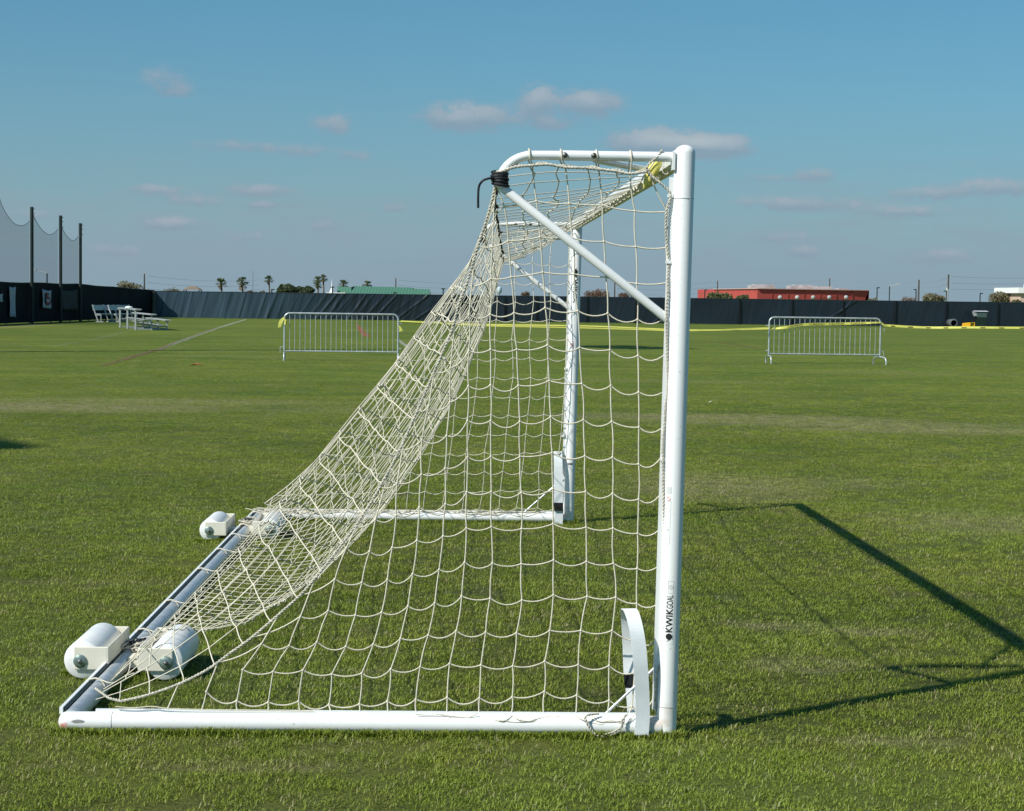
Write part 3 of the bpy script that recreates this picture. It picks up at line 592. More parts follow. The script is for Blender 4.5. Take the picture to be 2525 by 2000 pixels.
# row ends to the rope, column tops to the rope
leftmost = {}
for (i, j) in W_: leftmost[j] = min(leftmost.get(j, 99), i)
for j, i in leftmost.items():
    if 1 <= j <= 15:
        p = W_[(i, j)]; tgt = min(ropeN, key=lambda q: abs(q.z-(p.z-.02-.012*max(0, j-8)))*1.0)
        if (tgt-p).length < .30: cord(sn, p, tgt, .012)
top_of = {}
for (i, j) in W_: top_of[i] = min(top_of.get(i, 99), j)
for i, j in top_of.items():
    if i <= 0:
        p = W_[(i, j)]; cand = [q for q in ropeN if q.z > p.z+.02]
        if cand:
            tgt = min(cand, key=lambda q: abs(q.x-(p.x+(.02 if i > -6 else .05)))+.15*abs(q.z-p.z))
            cord(sn, p, tgt, 0, nseg=3)
for i in range(1, 5):        # hangers up over the stanchion
    p = W_[(i, 0)]; tpx = {1: (450, 45), 2: (785, 35), 3: (1160, 38), 4: (1520, 33)}[i]; q = at(1200+tpx[0]*k_, 360+tpx[1]*k_, -.019)
    zc = GH-.046; xx = q.x; lo = Vector((xx+.004, -.017, zc-.016))
    sn.tube([p, p.lerp(lo, .5)+Vector((.001, 0, 0)), lo, (xx+.002, -.0225, zc), (xx, -.016, zc+.0165), (xx-.001, 0, zc+.0225), (xx-.002, .016, zc+.0165), (xx-.003, .0225, zc), (xx-.002, .017, zc-.018), p+Vector((-.006, .012, .002))], CR, 6)
sn.build('side_net', MT['cord'], goal)
# ---- far side panel: the same make of net, hanging straighter
KZ = GH-.165
ropeF_px = [(1216,575),(1190,610),(1166,640),(1102,732),(1028,830),(930,960),(814,1100),(721,1189),(652,1242)]
ropeF = smooth_path([at(px, py, GW-.02) for px, py in ropeF_px], 6)
sf = MB(); FN = {}
for j in range(15):
    z0 = 2.02-j*.136
    for i in range(15):
        x = -.055-i*.128
        t_ = j/14
        xx = x - .0*t_ - .25*max(0, t_-.5)*(i/14+.35) + .02*noise.noise(Vector((i*.7, j*.5, 1))); zz = z0 - .004*i*t_ + .012*noise.noise(Vector((i*.6, j*.8, 9)))
        if zz < .08: zz = .08
        lim = min(ropeF, key=lambda q: abs(q.z-zz))
        if xx > lim.x+.03 or (zz > lim.z+.05 and False):
            if zz < 1.98 or xx > -.56: FN[(i, j)] = Vector((xx+LEAN*zz, GW-.03-.04*math.sin(t_*3.1)+.01*noise.noise(Vector((i, j, 2))), zz))
for (i, j), p in FN.items():
    if (i+1, j) in FN and j: cord(sf, p, FN[(i+1, j)], random.uniform(.010, .026), nseg=5)
    if (i, j+1) in FN: cord(sf, p, FN[(i, j+1)], 0, nseg=2)
    if i == 0: cord(sf, p, ln(-.05, GW, p.z+.015), .012, nseg=3)
    if (i+1, j) not in FN and j:
        tgt = min(ropeF, key=lambda q: abs(q.z-p.z+.01)); cord(sf, p, tgt, .008, nseg=3)
    if j == 0: cord(sf, p, ln(p.x, GW, GH-.055), 0, nseg=2)
for i in range(15):
    js = [j for (a, j) in FN if a == i]
    if js:
        p = FN[(i, max(js))]; cord(sf, p, Vector((p.x-.02, GW-.005, .077)), 0, nseg=2)
        j0 = min(js)
        if j0 > 0:
            p = FN[(i, j0)]; c_ = [q for q in ropeF if q.z > p.z]
            if c_: cord(sf, p, min(c_, key=lambda q: abs(q.x-p.x)), 0, nseg=2)
sf.build('side_net', MT['cord'], goal)
# ---- back panel
YM = GW*.5
KN = at(1222, 452, .02); KF = at(1216, 575, GW-.02)
mid_px = [(1243,646),(1213,743),(1206,787),(1175,860),(1139,949),(1100,1022),(1054,1103),(1006,1172),(955,1248),(905,1306),(855,1352),(810,1398),(760,1434),(700,1447),(630,1450)]
midC = [at(px, py, YM) for px, py in mid_px]
for p in midC: p.z = max(p.z, .03)
midC += [Vector((-GD+.05, YM, .05))]
midC = smooth_path(midC, 4)
def resample(c, n):
    L_ = [0]
    for a, b in zip(c, c[1:]): L_.append(L_[-1]+(b-a).length)
    out = []
    for k in range(n+1):
        s_ = L_[-1]*k/n; i = 0
        while i < len(L_)-2 and L_[i+1] < s_: i += 1
        d_ = L_[i+1]-L_[i]; out.append(c[i].lerp(c[i+1], (s_-L_[i])/d_ if d_ else 0))
    return out
T_px = [(1222,512),(1207,545),(1186,600),(1150,660),(1085,742),(1012,838),(915,965),(805,1100),(715,1205),(606,1335),(555,1390),(504,1441),(457,1488),(400,1550),(345,1608)]
tautC = smooth_path([at(px, py, .10*GW) for px, py in T_px]+[Vector((-GD+.045, .10*GW, .065))], 4)
Q_px = [(1232,580),(1211,680),(1190,745),(1155,815),(1110,890),(1050,985),(985,1080),(925,1170),(865,1255),(812,1330),(762,1400),(705,1465),(640,1515),(572,1541)]
quC = [at(px, py, .3*GW) for px, py in Q_px]
for p in quC: p.z = max(p.z, .02)
quC = smooth_path(quC+[Vector((-GD+.05, .3*GW, .05))], 4)
NV, NU = 20, 53
nN = resample(ropeN+[Vector((-GD+.06, .10, .07))], NV); nF = resample(ropeF+[Vector((-GD+.04, GW-.05, .07))], NV); nM = resample(midC, NV); nT = resample(tautC, NV); nQ = resample(quC, NV)
def bk(u, v):
    i = min(int(v), NV-1); t = v-i
    K = [(0, nN[i].lerp(nN[i+1], t)), (.10, nT[i].lerp(nT[i+1], t)), (.30, nQ[i].lerp(nQ[i+1], t)), (.56, nM[i].lerp(nM[i+1], t)), (1, nF[i].lerp(nF[i+1], t))]
    s_ = max(k for k in range(4) if u >= K[k][0]) if u < 1 else 3; (u0_, a), (u1_, c) = K[s_], K[s_+1]; h = u1_-u0_; x = (u-u0_)/h
    def tan(k):
        if k == 0: return (K[1][1]-K[0][1])/.10*1.25
        if k == 4: return (K[4][1]-K[3][1])/.44*1.5
        return (K[k+1][1]-K[k-1][1])/(K[k+1][0]-K[k-1][0])*(.4, .8, .4)[k-1]
    d0 = tan(s_)*h; d1 = tan(s_+1)*h
    p = a*(2*x**3-3*x**2+1)+d0*(x**3-2*x**2+x)+c*(-2*x**3+3*x**2)+d1*(x**3-x**2); p.y = K[0][1].y+(K[4][1].y-K[0][1].y)*u
    return p
bn = MB(); BN = {}
for i in range(NU+1):
    for j in range(NV+1):
        u = i/NU; p = bk(u, j)
        if 0 < i < NU:
            k = .020 if j < NV else .0
            p += Vector((k*.8*noise.noise(Vector((i*.9, j*.25, 5))), .050*noise.noise(Vector((i*.8, j*.2, 7))), k*.5*noise.noise(Vector((i*.9, j*.25, 11)))))
        p.z = max(p.z, .007+.012*random.random()); BN[(i, j)] = p
for i in range(NU+1):
    for j in range(NV):
        if 0 < i < NU: cord(bn, BN[(i, j)], BN[(i, j+1)], 0, nseg=2, r_=.0022 if BN[(i, j)].z > .12 else .0018)
    for j in range(1, NV):
        if i < NU: 
            s_ = random.uniform(.003, .014); a = BN[(i, j)]; c = BN[(i+1, j)]
            s_ = min(s_, max(0, min(a.z, c.z)-.012)); cord(bn, a, c, s_, nseg=5, r_=.0026 if a.z > .12 else .0020, side=Vector((1, 0, 0)), wob=random.uniform(-.004, .008))
bn.build('back_net', MT['cord'], goal)
# ---- top panel between the sagging back cord and the crossbar
tn = MB(); TN = {}; NT_ = 5
seam_px = [(150,272),(300,222),(480,205),(650,195),(830,225),(1000,230),(1180,245),(1350,265),(1510,292),(1680,268)]
seam = resample(smooth_path([at(1200+x*k_, 360+y*k_, -.012) for x, y in seam_px], 4), NT_)
for i in range(NU+1):
    u = i/NU; e0 = BN[(i, 0)]; e1 = ln(-.052, .42+(GW-.48)*u**.85, GH-.060-.012*math.sin(u*3.14)-.008*random.random())
    for j in range(NT_+1):
        t = j/NT_; p = e0.lerp(e1, t); p.z -= .035*math.sin(math.pi*t)*math.sin(math.pi*min(1, u*1.1))
        if i < 3: 
            q = seam[j] if j < NT_ else e1; p = q.lerp(p, i/3) if j < NT_ else p
        if i > 0 and 0 < j < NT_: p += Vector((.035*noise.noise(Vector((i*.45, j*3.3, 5))), 0, .010*noise.noise(Vector((i*.5, j, 1)))))
        TN[(i, j)] = p
for i in range(NU+1):
    for j in range(NT_):
        if i: cord(tn, TN[(i, j)], TN[(i, j+1)], 0, nseg=3, r_=.0021)
    if i < NU:
        for j in range(1, NT_): cord(tn, TN[(i, j)], TN[(i+1, j)], .006, nseg=3, r_=.0026)
        cord(tn, TN[(i, NT_)], TN[(i+1, NT_)], .02*random.random(), nseg=4, r_=.0034)
for k in range(26):            # small ties onto the crossbar track
    y = .3+k*.235; c = ln(-.036, y, GH-.065); tn.tube([c+Vector((.014*math.cos(a), 0, .02*math.sin(a)-.005)) for a in [6.283*q/10 for q in range(10)]], .0028, 5, closed=True)
tn.build('top_net', MT['cord'], goal)
# ---- ropes
def twist(b, path, r_, pitch=.022, n=3):
    c = resample(path, max(8, int(sum((q-p).length for p, q in zip(path, path[1:]))/(pitch/5)))); m = len(c)
    for s in range(2):
        pts = []
        for i, p in enumerate(c):
            t = (c[min(i+1, m-1)]-c[max(i-1, 0)]).normalized(); x = t.cross(Vector((0, 1, .1))).normalized(); y = t.cross(x); a = i/5*6.283/1+s*math.pi
            a = i*6.283/6+s*math.pi; pts.append(p+(x*math.cos(a)+y*math.sin(a))*r_*.55)
        b.tube(pts, r_*.62, 5)
rp = MB(); twist(rp, ropeN+[at(270, 1722, .05), at(235, 1697, .14)], .0052); rp.build('edge_rope', MT['rope'], goal)
rp = MB(); rp.tube(ropeF, .005, 6); rp.build('edge_rope', MT['rope'], goal)
rp = MB(); sm = smooth_path([at(1200+x*k_, 360+y*k_, -.018) for x, y in [(90,300)]+seam_px], 4); twist(rp, sm, .0056); twist(rp, [p+Vector((0, .012, .004+.004*math.sin(i))) for i, p in enumerate(sm)], .0045); rp.build('edge_rope', MT['rope'], goal)
lace_px = cv(*A_, [(1850,40),(1790,120),(1700,200),(1690,270),(1760,340),(1840,400),(1920,475),(1935,540),(1905,630),(1888,720),(1885,900),(1900,1060),(1918,1200),(1908,1350),(1905,1500)])+cv(*B_, [(1905,100),(1892,350),(1900,700),(1908,1080),(1882,1300),(1870,1500)])+cv(*Cc, [(1855,60),(1855,230),(1862,600),(1872,900),(1885,1400)])+cv(*Dd, [(1893,60),(1885,250),(1862,550),(1842,780),(1795,930),(1782,1080),(1775,1230),(1790,1375)])
rp = MB(); twist(rp, smooth_path([at(px, py, -.012-.004*math.sin(k*.9)) for k, (px, py) in enumerate(lace_px)], 3), .0045); rp.build('lacing_rope', MT['rope'], goal)
rp = MB(); bk0 = [BN[(i, 0)]+Vector((0, 0, .003)) for i in range(NU+1)]; twist(rp, bk0[:27], .0055); rp.build('back_rope', MT['black_rope'], goal)
rp = MB(); twist(rp, bk0[26:], .004); rp.build('back_rope', MT['rope'], goal)
cl = MB()       # black cord wrapped round the corner
kc = at(1231, 440, .0)
for k in range(6):
    c = kc+Vector((.001*k, 0, .022-.009*k)); cl.tube([c+Vector(((.026+.003*(k % 2))*math.cos(a), (.026)*math.sin(a), .005*math.sin(a+k))) for a in [6.283*q/20 for q in range(20)]], .0058, 7, closed=True)
cl.tube(smooth_path([kc+Vector((-.020, -.02, 0)), at(1205, 440, -.03), at(1190, 446, -.03), at(1181, 460, -.02), at(1179, 485, -.02), at(1179, 513, -.02)], 4), .0045, 7)
cl.build('corner_wrapping', MT['black_rope'], goal)
cl = MB(); kc = at(1187, 578, GW)
for k in range(4):
    c = ln(-.684, GW, GH-.148-.010*k); cl.tube([c+Vector((.022*math.cos(a), .022*math.sin(a), 0)) for a in [6.283*q/14 for q in range(14)]], .006, 6, closed=True)
cl.build('corner_wrapping', MT['black_rope'], goal)
# yellow foam pad tied at the crossbar
yf = MB(); PY = .36; c = at(1608, 427, PY)
for_lat = []; NL, NA = 12, 18
for a_ in range(NL+1):
    th = math.pi*a_/NL
    for b2 in range(NA):
        ph = 6.283*b2/NA; x = .040*math.sin(th)**.6*math.cos(ph)*(1+.22*math.cos(th)); y = .022*math.sin(th)*math.sin(ph); z = .060*math.cos(th)
        for_lat.append(c+Vector((x*.72+z*.34, y, z*.98+x*.25)))
yf.add(for_lat, [(a_*NA+b2, a_*NA+(b2+1) % NA, (a_+1)*NA+(b2+1) % NA, (a_+1)*NA+b2) for a_ in range(NL) for b2 in range(NA)], True)
yo = yf.build('yellow_foam_pad', MT['yellow'], goal)
xr = MB()
for P in ([(1622,385),(1606,410),(1590,430),(1582,446)], [(1595,412),(1604,428),(1625,446),(1632,452)]):
    xr.tube(smooth_path([at(x, y, PY-.025) for x, y in P], 3), .0028, 6)
xr.build('pad_tie', MT['rope'], yo)
# clips on the near post, ties on the back bar, tangles
cp = [(1653,483), (1649,646), (1635,1133)]
for (px, py) in cp:
    b = MB(); p = at(px, py, -.006); b.box(p, (.022, .016, .012)); b.build('net_clip', MT['white'], P0)
for (px, py) in [(1652,507),(1652,561)]:
    b = MB(); p = at(px+2, py, .0); b.lathe([(0, -.008), (.005, -.007), (.0055, .006)], p+Vector((-.012, 0, 0)), 8, 'X'); b.build('bolt', MT['bolt'], P0)
for py in (909, 1075):
    b = MB(); p = at({909: 1395, 1075: 1388}[py], py, GW-.01); b.box(p, (.022, .016, .014)); b.build('net_clip', MT['white'], P1)
for y in [.52, 1.62, 2.42, 3.5, 4.3, 5.0, 5.5, 5.9, 6.2]:
    tb = MB()
    for k in range(2):
        c = Vector((-GD-.002, y+.008*k, .043)); tb.tube([c+Vector((-.006+.045*math.cos(a), .006*math.sin(a+k), .045*math.sin(a))) for a in [6.283*q/16 for q in range(16)]], .0036, 6, closed=True)
    q = min((BN[(i, NV)] for i in range(NU+1)), key=lambda z: abs(z.y-y)); tb.tube(smooth_path([(-GD+.02, y, .083), (-GD+.07, y-.02, .075), q+Vector((.07, -.05, .03)), q+Vector((.14, -.02, .05))], 4), .003, 5)
    tb.build('bar_tie', MT['cord'], goal)
def tangle(c, sx, sy, sz, n, r_, name, m, seed):
    rnd = random.Random(seed); b = MB()
    for k in range(n):
        p = [Vector(c)+Vector((rnd.uniform(-sx, sx), rnd.uniform(-sy, sy), rnd.uniform(-sz, sz))) for _ in range(6)]
        b.tube(smooth_path(p, 5), r_, 5)
    return b.build(name, m, goal)
w1 = onz(300, 1600, .08); w3 = onz(588, 1292, .08)
tangle((-GD+.01, w1.y+.10, .078), .075, .13, .022, 9, .0032, 'cord_tangle', MT['rope'], 3)
tangle((-GD+.00, w1.y+.13, .086), .06, .07, .012, 3, .005, 'cord_tangle', MT['black_rope'], 4)
tangle((-GD+.08, w1.y-.05, .055), .05, .10, .04, 7, .003, 'cord_tangle', MT['rope'], 5)
tangle((-GD+.01, w3.y+.12, .078), .07, .16, .022, 9, .0034, 'cord_tangle', MT['rope'], 6)
tangle((-GD+.00, w3.y+.16, .086), .05, .07, .012, 3, .006, 'cord_tangle', MT['black_rope'], 7)
tangle((-GD+.12, GW-.10, .078), .16, .10, .018, 9, .0034, 'cord_tangle', MT['rope'], 8)
# rope loop and cords lying on the near ground bar
lp = MB(); twist(lp, smooth_path([D(1180,1365,-.02), D(1050,1385,-.045), D(1045,1440,-.05), D(1090,1520,-.05), D(1150,1590,-.052), D(1220,1605,-.055), D(1320,1590,-.055), D(1400,1540,-.052), D(1435,1470,-.05), D(1450,1400,-.045), D(1480,1375,-.03)], 3), .0045)
lp.tube(smooth_path([D(1480,1375,-.035), D(1425,1430,-.05), D(1420,1500,-.052), D(1330,1560,-.055), D(1230,1590,-.055)], 4), .0035, 6)
lp.build('rope_loop', MT['rope'], goal)
lc = MB()
for P in ([(0,1400),(120,1440),(200,1435),(270,1385)], [(270,1385),(340,1430),(480,1445),(620,1415),(760,1390)], [(130,1430),(300,1455),(450,1440),(650,1395),(800,1410),(960,1415)],
          [(940,1385),(1010,1430),(1150,1470),(1230,1475),(1300,1420),(1400,1400)], [(1110,1385),(1200,1480),(1270,1560)], [(1190,1400),(1260,1500),(1330,1570)],
          [(1570,1345),(1520,1430),(1450,1475),(1330,1440),(1230,1450)], [(1060,1400),(1160,1440),(1260,1455),(1440,1440)]):
    lc.tube(smooth_path([D(x, y, -.033 if y > 1420 else -.012) for x, y in P], 4), .0019, 5)
for P in ([(1630,1550),(1700,1600),(1790,1600),(1880,1570),(1950,1535)], [(1520,1545),(1700,1565),(1900,1585),(2120,1610)], [(1300,1540),(1420,1552),(1600,1545)]):
    lc.tube(smooth_path([at(720+x*k_, 1400+y*k_, -.022) for x, y in P], 4), .0019, 5)
lc.tube(smooth_path([at(*q, -.005) for q in cv(*H_, [(20,1460),(200,1475),(400,1460),(560,1480),(900,1492),(1500,1500),(2100,1508)])], 4), .0022, 5)
lc.build('loose_cord', MT['cord'], goal)
fc = MB(); rnd = random.Random(21)      # net lying along the far ground bar
for k in range(26):
    x = -.15-rnd.random()*1.9; fc.tube(smooth_path([(x, GW+.02, .08), (x-.07, GW-.018, .072), (x-.15, GW-.036, .055+rnd.uniform(-.01, .01)), (x-.24, GW-.02, .073), (x-.30, GW+.02, .08)], 3), .0026, 5)
fc.tube([(-.2-.05*k, GW-.012+.006*math.sin(k), .079+.004*math.sin(k*1.7)) for k in range(40)], .004, 6); fc.build('loose_cord', MT['cord'], goal)
# ---- writing and stickers wrapped round the posts
def on_post(vs, fs, y0, z0, ang, rot, name, m, parent, cuts=True, off=.0007):
    """vs in metres, x across the post, y up; rot turns the writing"""
    bm = bmesh.new(); bv = [bm.verts.new((v.x*math.cos(rot)-v.y*math.sin(rot), v.x*math.sin(rot)+v.y*math.cos(rot), 0)) for v in vs]
    for f in fs:
        try: bm.faces.new([bv[i] for i in f])
        except ValueError: pass
    if cuts:
        k = -.05
        while k < .05:
            bmesh.ops.bisect_plane(bm, geom=bm.verts[:]+bm.edges[:]+bm.faces[:], plane_co=(k, 0, 0), plane_no=(1, 0, 0)); k += .003
    for v in bm.verts:
        a = ang+v.co.x/PR; z = z0+v.co.y; r_ = PR+off; v.co = ln(r_*math.sin(a), y0-r_*math.cos(a), z)-parent.matrix_world.translation
    me = bpy.data.meshes.new(name); bm.to_mesh(me); bm.free(); me.materials.append(m); o = bpy.data.objects.new(name, me); COL.objects.link(o); o.parent = parent; return o
def rectv(cx, cy, wd, ht): return [Vector((cx+a*wd/2, cy+b*ht/2, 0)) for a, b in ((-1,-1), (1,-1), (1,1), (-1,1))], [(0,1,2,3)]
def frame_v(cx, cy, wd, ht, t):
    vs, fs = [], []
    for (a, b, c, d) in ((cx, cy+ht/2, wd+t, t), (cx, cy-ht/2, wd+t, t), (cx-wd/2, cy, t, ht), (cx+wd/2, cy, t, ht)):
        v, f = rectv(a, b, c, d); fs += [tuple(i+len(vs) for i in q) for q in f]; vs += v
    return vs, fs
def merge(*L):
    vs, fs = [], []
    for v, f in L: fs += [tuple(i+len(vs) for i in q) for q in f]; vs += v
    return vs, fs
def stretch(vf, sx, sy, ox=0, oy=0): return [Vector((v.x*sx+ox, v.y*sy+oy, 0)) for v in vf[0]], vf[1]
def disc(cx, cy, r_, n=20, r2=None):
    if r2 is None: return [Vector((cx+r_*math.cos(6.283*k/n), cy+r_*math.sin(6.283*k/n), 0)) for k in range(n)], [tuple(range(n))]
    return [Vector((cx+q*math.cos(6.283*k/n), cy+q*math.sin(6.283*k/n), 0)) for q in (r_, r2) for k in range(n)], [(k, (k+1) % n, n+(k+1) % n, n+k) for k in range(n)]
def thick(vf, d):
    return merge(vf, ([v+Vector((d, 0, 0)) for v in vf[0]], vf[1]), ([v+Vector((0, d, 0)) for v in vf[0]], vf[1]))
kw = text_mesh('KWIK', .034); gl = text_mesh('GOAL', .034)
def bbx(vf): return min(v.x for v in vf[0]), max(v.x for v in vf[0]), min(v.y for v in vf[0]), max(v.y for v in vf[0])
def fit(vf, x0, x1, y0, y1):
    a, b, c, d = bbx(vf); return stretch(vf, (x1-x0)/(b-a), (y1-y0)/(d-c), x0-a*(x1-x0)/(b-a), y0-c*(y1-y0)/(d-c))
# lettering strip coordinates: along = reading direction, across = letter height
word = merge(thick(fit(kw, 0, .088, -.0120, .0120), .0016), thick(fit(gl, .090, .140, -.0120, .0120), .0005))
logo = merge(disc(-.016, 0, .0120), ([Vector((-.036, .010, 0)), Vector((-.028, -.006, 0)), Vector((-.022, -.010, 0)), Vector((-.029, .002, 0))], [(0,1,2,3)]), rectv(-.018, -.0125, .018, .0014))
wl = merge(word, logo)
zt = at(1652, 1555, 0).z
a0_ = -.14
for y0, z0, rot, par in ((0, zt, math.pi/2, P0),):
    on_post(*wl, y0, z0, a0_, rot, 'post_lettering', MT['ink'], par)
on_post(*merge(frame_v(0, 0, .020, .046, .0008), disc(.001, .0, .008, 20, .0068), disc(.001, 0, .004, 14, .0032)), 0, zt+.170, a0_+.05, 0, 'post_sticker', MT['grey_ink'], P0)
v_ = rectv(0, .067, .034, .225); on_post([v.copy() for v in v_[0]], v_[1], 0, zt, a0_, 0, 'lettering_backing', MT['paper'], P0, off=.0003)
zt2 = at(1420, 668, GW).z
on_post(*stretch(wl, 1.45, 1.2), GW, zt2-.03, -.05, -math.pi/2, 'post_lettering', MT['ink'], P1)
# long warning sticker with a red prohibition mark
zs = at(1650, 1230, 0).z
st_v = merge(frame_v(0, .035, .018, .024, .0009), *[rectv(0, .035+.008-.004*k, .013, .0009) for k in range(5)], frame_v(0, -.085, .018, .16, .0007), *[rectv(.003, -.02-.006*k, .006, .0006) for k in range(22)])
on_post(*st_v, 0, zs, -.60, 0, 'warning_sticker', MT['grey_ink'], P0)
s_ = [Vector((.0062*math.cos(a)+dx, .0062*math.sin(a)+dy, 0)) for a, dx, dy in ((R(135), -.0006, -.0006), (R(135), .0006, .0006), (R(-45), .0006, .0006), (R(-45), -.0006, -.0006))]
on_post(*merge(disc(0, 0, .0080, 24, .0068), (s_, [(0,1,2,3)])), 0, zs+.004, -.60, 0, 'prohibition_mark', MT['red_ink'], P0)
zs = at(1405, 850, GW).z
on_post(*merge(disc(0, 0, .0105, 20, .008), rectv(0, 0, .016, .0025), frame_v(0, 0, .026, .05, .0012)), GW, zs, -.35, 0, 'prohibition_mark', MT['red_ink'], P1)
on_post(*merge(frame_v(0, -.05, .024, .06, .001), frame_v(0, .14, .022, .2, .001), *[rectv(.003, .22-.009*k, .009, .001) for k in range(18)]), GW, zs, -.35, 0, 'warning_sticker', MT['grey_ink'], P1)
zs = at(1398, 1143, GW).z
on_post(*merge(frame_v(0, 0, .040, .011, .003), rectv(0, 0, .03, .004)), GW, zs, -.1, 0, 'post_sticker', MT['ink'], P1)
# scuffs on the near post are paint chips
# ================================================================== crowd barriers
def barrier(px_l, px_r, z, ht, bot, label, nb, py_l, py_r, footrot=(.1, .1), bars=21):
    A = onz(px_l, py_l); B = onz(px_r, py_r); L_ = (B-A).length; a = math.atan2(B.y-A.y, B.x-A.x)
    root = empty('crowd_barrier', A, label, 'barrier', 'steel crowd barriers on the grass')
    X = Vector((math.cos(a), math.sin(a), 0)); Z = Vector((0, 0, 1)); Yv = Vector((-X.y, X.x, 0)); rc = .13
    def p(x, z_, y=0): return A+X*x+Z*z_+Yv*y
    loop = [p(0, bot)] + [p(0, ht-rc)] + [p(rc-rc*math.cos(t), ht-rc+rc*math.sin(t)) for t in [R(15*k) for k in range(1, 7)]] + [p(L_-rc+rc*math.sin(t), ht-rc+rc*math.cos(t)) for t in [R(15*k) for k in range(0, 7)]] + [p(L_, bot)]
    f = MB(); f.tube(loop, .024, 10); f.tube([p(0, bot), p(L_, bot)], .019, 10); f.build('frame', MT['galv'], root)
    for k in range(bars):
        x = L_*(k+1)/(bars+1); zt_ = ht-.03; b = MB(); b.tube([p(x, bot), p(x, zt_)], .0078, 6); b.build('bar', MT['galv'], root)
    for s_, x in ((0, 0), (1, L_)):
        fr = footrot[s_]; dv = Yv*math.cos(fr)+X*math.sin(fr)
        b = MB(); arc = [p(x, .0)-dv*.30, p(x, .10)-dv*.295, p(x, .165)-dv*.25, p(x, .19)-dv*.16, p(x, .20), p(x, .19)+dv*.16, p(x, .165)+dv*.25, p(x, .10)+dv*.295, p(x, .0)+dv*.30]
        b.tube(smooth_path(arc, 3), .021, 10); b.tube([p(x, .19), p(x, bot+.01)], .018, 8); b.build('foot', MT['galv'], root)
    for x, s_ in ((0, -1), (L_, 1)):
        for zz in (bot+.08, ht-.22):
            b = MB()
            if (s_ < 0) == (nb == 1): b.tube(smooth_path([p(x, zz), p(x+s_*.09, zz+.02), p(x+s_*.10, zz-.02), p(x+s_*.10, zz-.13)], 3), .008, 6)
            else: b.tube([p(x, zz), p(x+s_*.085, zz)], .016, 8)
            b.build('hook', MT['galv'], root)
    return p, L_
pB1, LB1 = barrier(701, 981, 44.3, 1.16, .235, 'grey steel crowd barrier left of the goal, yellow ribbon at its top left', 1, 889, 892, (.0, .0))
pB2, LB2 = barrier(1895, 2169, 46.8, 1.20, .25, 'grey steel crowd barrier right of the goal, crossed by yellow caution tape', 2, 896, 899, (.0, -.30))
# ================================================================== caution tape
def tape(name, pts, label, wd, tw=None, n=8, parent=None):
    c = smooth_path(pts, n); m = len(c); b = MB(); vs = []
    for i, p in enumerate(c):
        t_ = (c[min(i+1, m-1)]-c[max(i-1, 0)]).normalized(); x = t_.cross(Vector((0, 0, 1))).normalized(); u_ = Vector((0, 0, 1)); tt = tw(i/(m-1)) if tw else 0
        wv = u_*math.cos(tt)-x*math.sin(tt); vs += [p-wv*wd/2, p+wv*wd/2]
    b.add(vs, [(2*i, 2*i+1, 2*i+3, 2*i+2) for i in range(m-1)], False); o = b.build(name, MT['tape'])
    so_ = o.modifiers.new('s', 'SOLIDIFY'); so_.thickness = .002
    tag(o, label, 'caution tape'); return o, c
t0 = pB1(LB1, 1.0); t1 = at(1450, 804, t0.y+.6); t1b = at(1702, 814, t0.y+1.2); t2 = at(1880, 811, pB2(0, 0).y-.06); t3 = pB2(.9, 1.02, -.05); t4 = pB2(LB2, 1.10, -.03)
def twf(u): 
    return 1.12 if u < .52 else (1.12*(1-min(1, (u-.52)/.16)) if u < .86 else 1.1*(u-.86)/.14)
tp, tcv = tape('caution_tape', [t0, at(1180, 800, t0.y+.2), t1, t1b, t2, pB2(.35, .93, -.05), t3, pB2(1.9, 1.055, -.05), t4], 'yellow caution tape stretched from the left barrier behind the goal across the right barrier', .066, twf)
def tape_words(curve, parent, y_shift, every=.50, size=.105):
    acc = 0; k = 0
    for i in range(1, len(curve)-1):
        acc += (curve[i]-curve[i-1]).length
        if acc > every:
            acc = 0; k += 1; u = i/(len(curve)-1)
            if u < .50: continue
            t_ = (curve[i+1]-curve[i-1]).normalized(); vs, fs = text_mesh('CAUTION' if k % 2 else 'CUIDADO', size); tt = twf(u)
            x = t_.cross(Vector((0, 0, 1))).normalized(); wv = Vector((0, 0, 1))*math.cos(tt)-x*math.sin(tt)
            b = MB(); b.add([curve[i]+t_*v.x*.85+wv*v.y*.60+Vector((0, -.012, 0))*(1) for v in vs], fs); b.build('tape_lettering', MT['ink'], parent)
tape_words(tcv, tp, 0)
tape('caution_tape', [pB1(LB1, .98), at(1190, 803, t0.y+.3), at(1415, 808, t0.y+.7), at(1560, 812, t0.y+1.0), at(1700, 815.5, t0.y+1.25), pB2(0, .93, -.05)], 'second thinner line of yellow tape sagging just below the first behind the net', .03, lambda u: .5)
tp2, c2_ = tape('caution_tape', [pB2(LB2+.06, 1.03), pB2(LB2+1.2, .985), at(2400, 807.5, pB2(0, 0).y), at(2530, 808.5, pB2(0, 0).y), at(2700, 808, pB2(0, 0).y)], 'yellow caution tape running from the right barrier out of the right edge', .06, lambda u: .4)
dk = MB()
for k in range(9):
    i = 2+k*3
    if i+1 < len(c2_):
        a, b_ = c2_[i], c2_[i+1]; dk.beam(a.lerp(b_, .1)+Vector((0, -.012, -.006)), a.lerp(b_, .9)+Vector((0, -.012, -.006)), .002, .022)
dk.build('tape_lettering', MT['ink'], tp2)
def rib(pts, label, wd):
    b = ribbon(smooth_path(pts, 3), wd, .003, Vector((1, 0, .3))); o = b.build('tape_ribbon', MT['tape']); tag(o, label, 'ribbon'); return o
q = pB1(0, 1.0)
b = ribbon([q+Vector((-.02, -.03, .06)), q+Vector((-.06, -.04, .0)), q+Vector((-.10, -.05, -.10)), q+Vector((-.12, -.05, -.19))], [.05, .12, .11, .07], .003, Vector((1, 0, .3)))
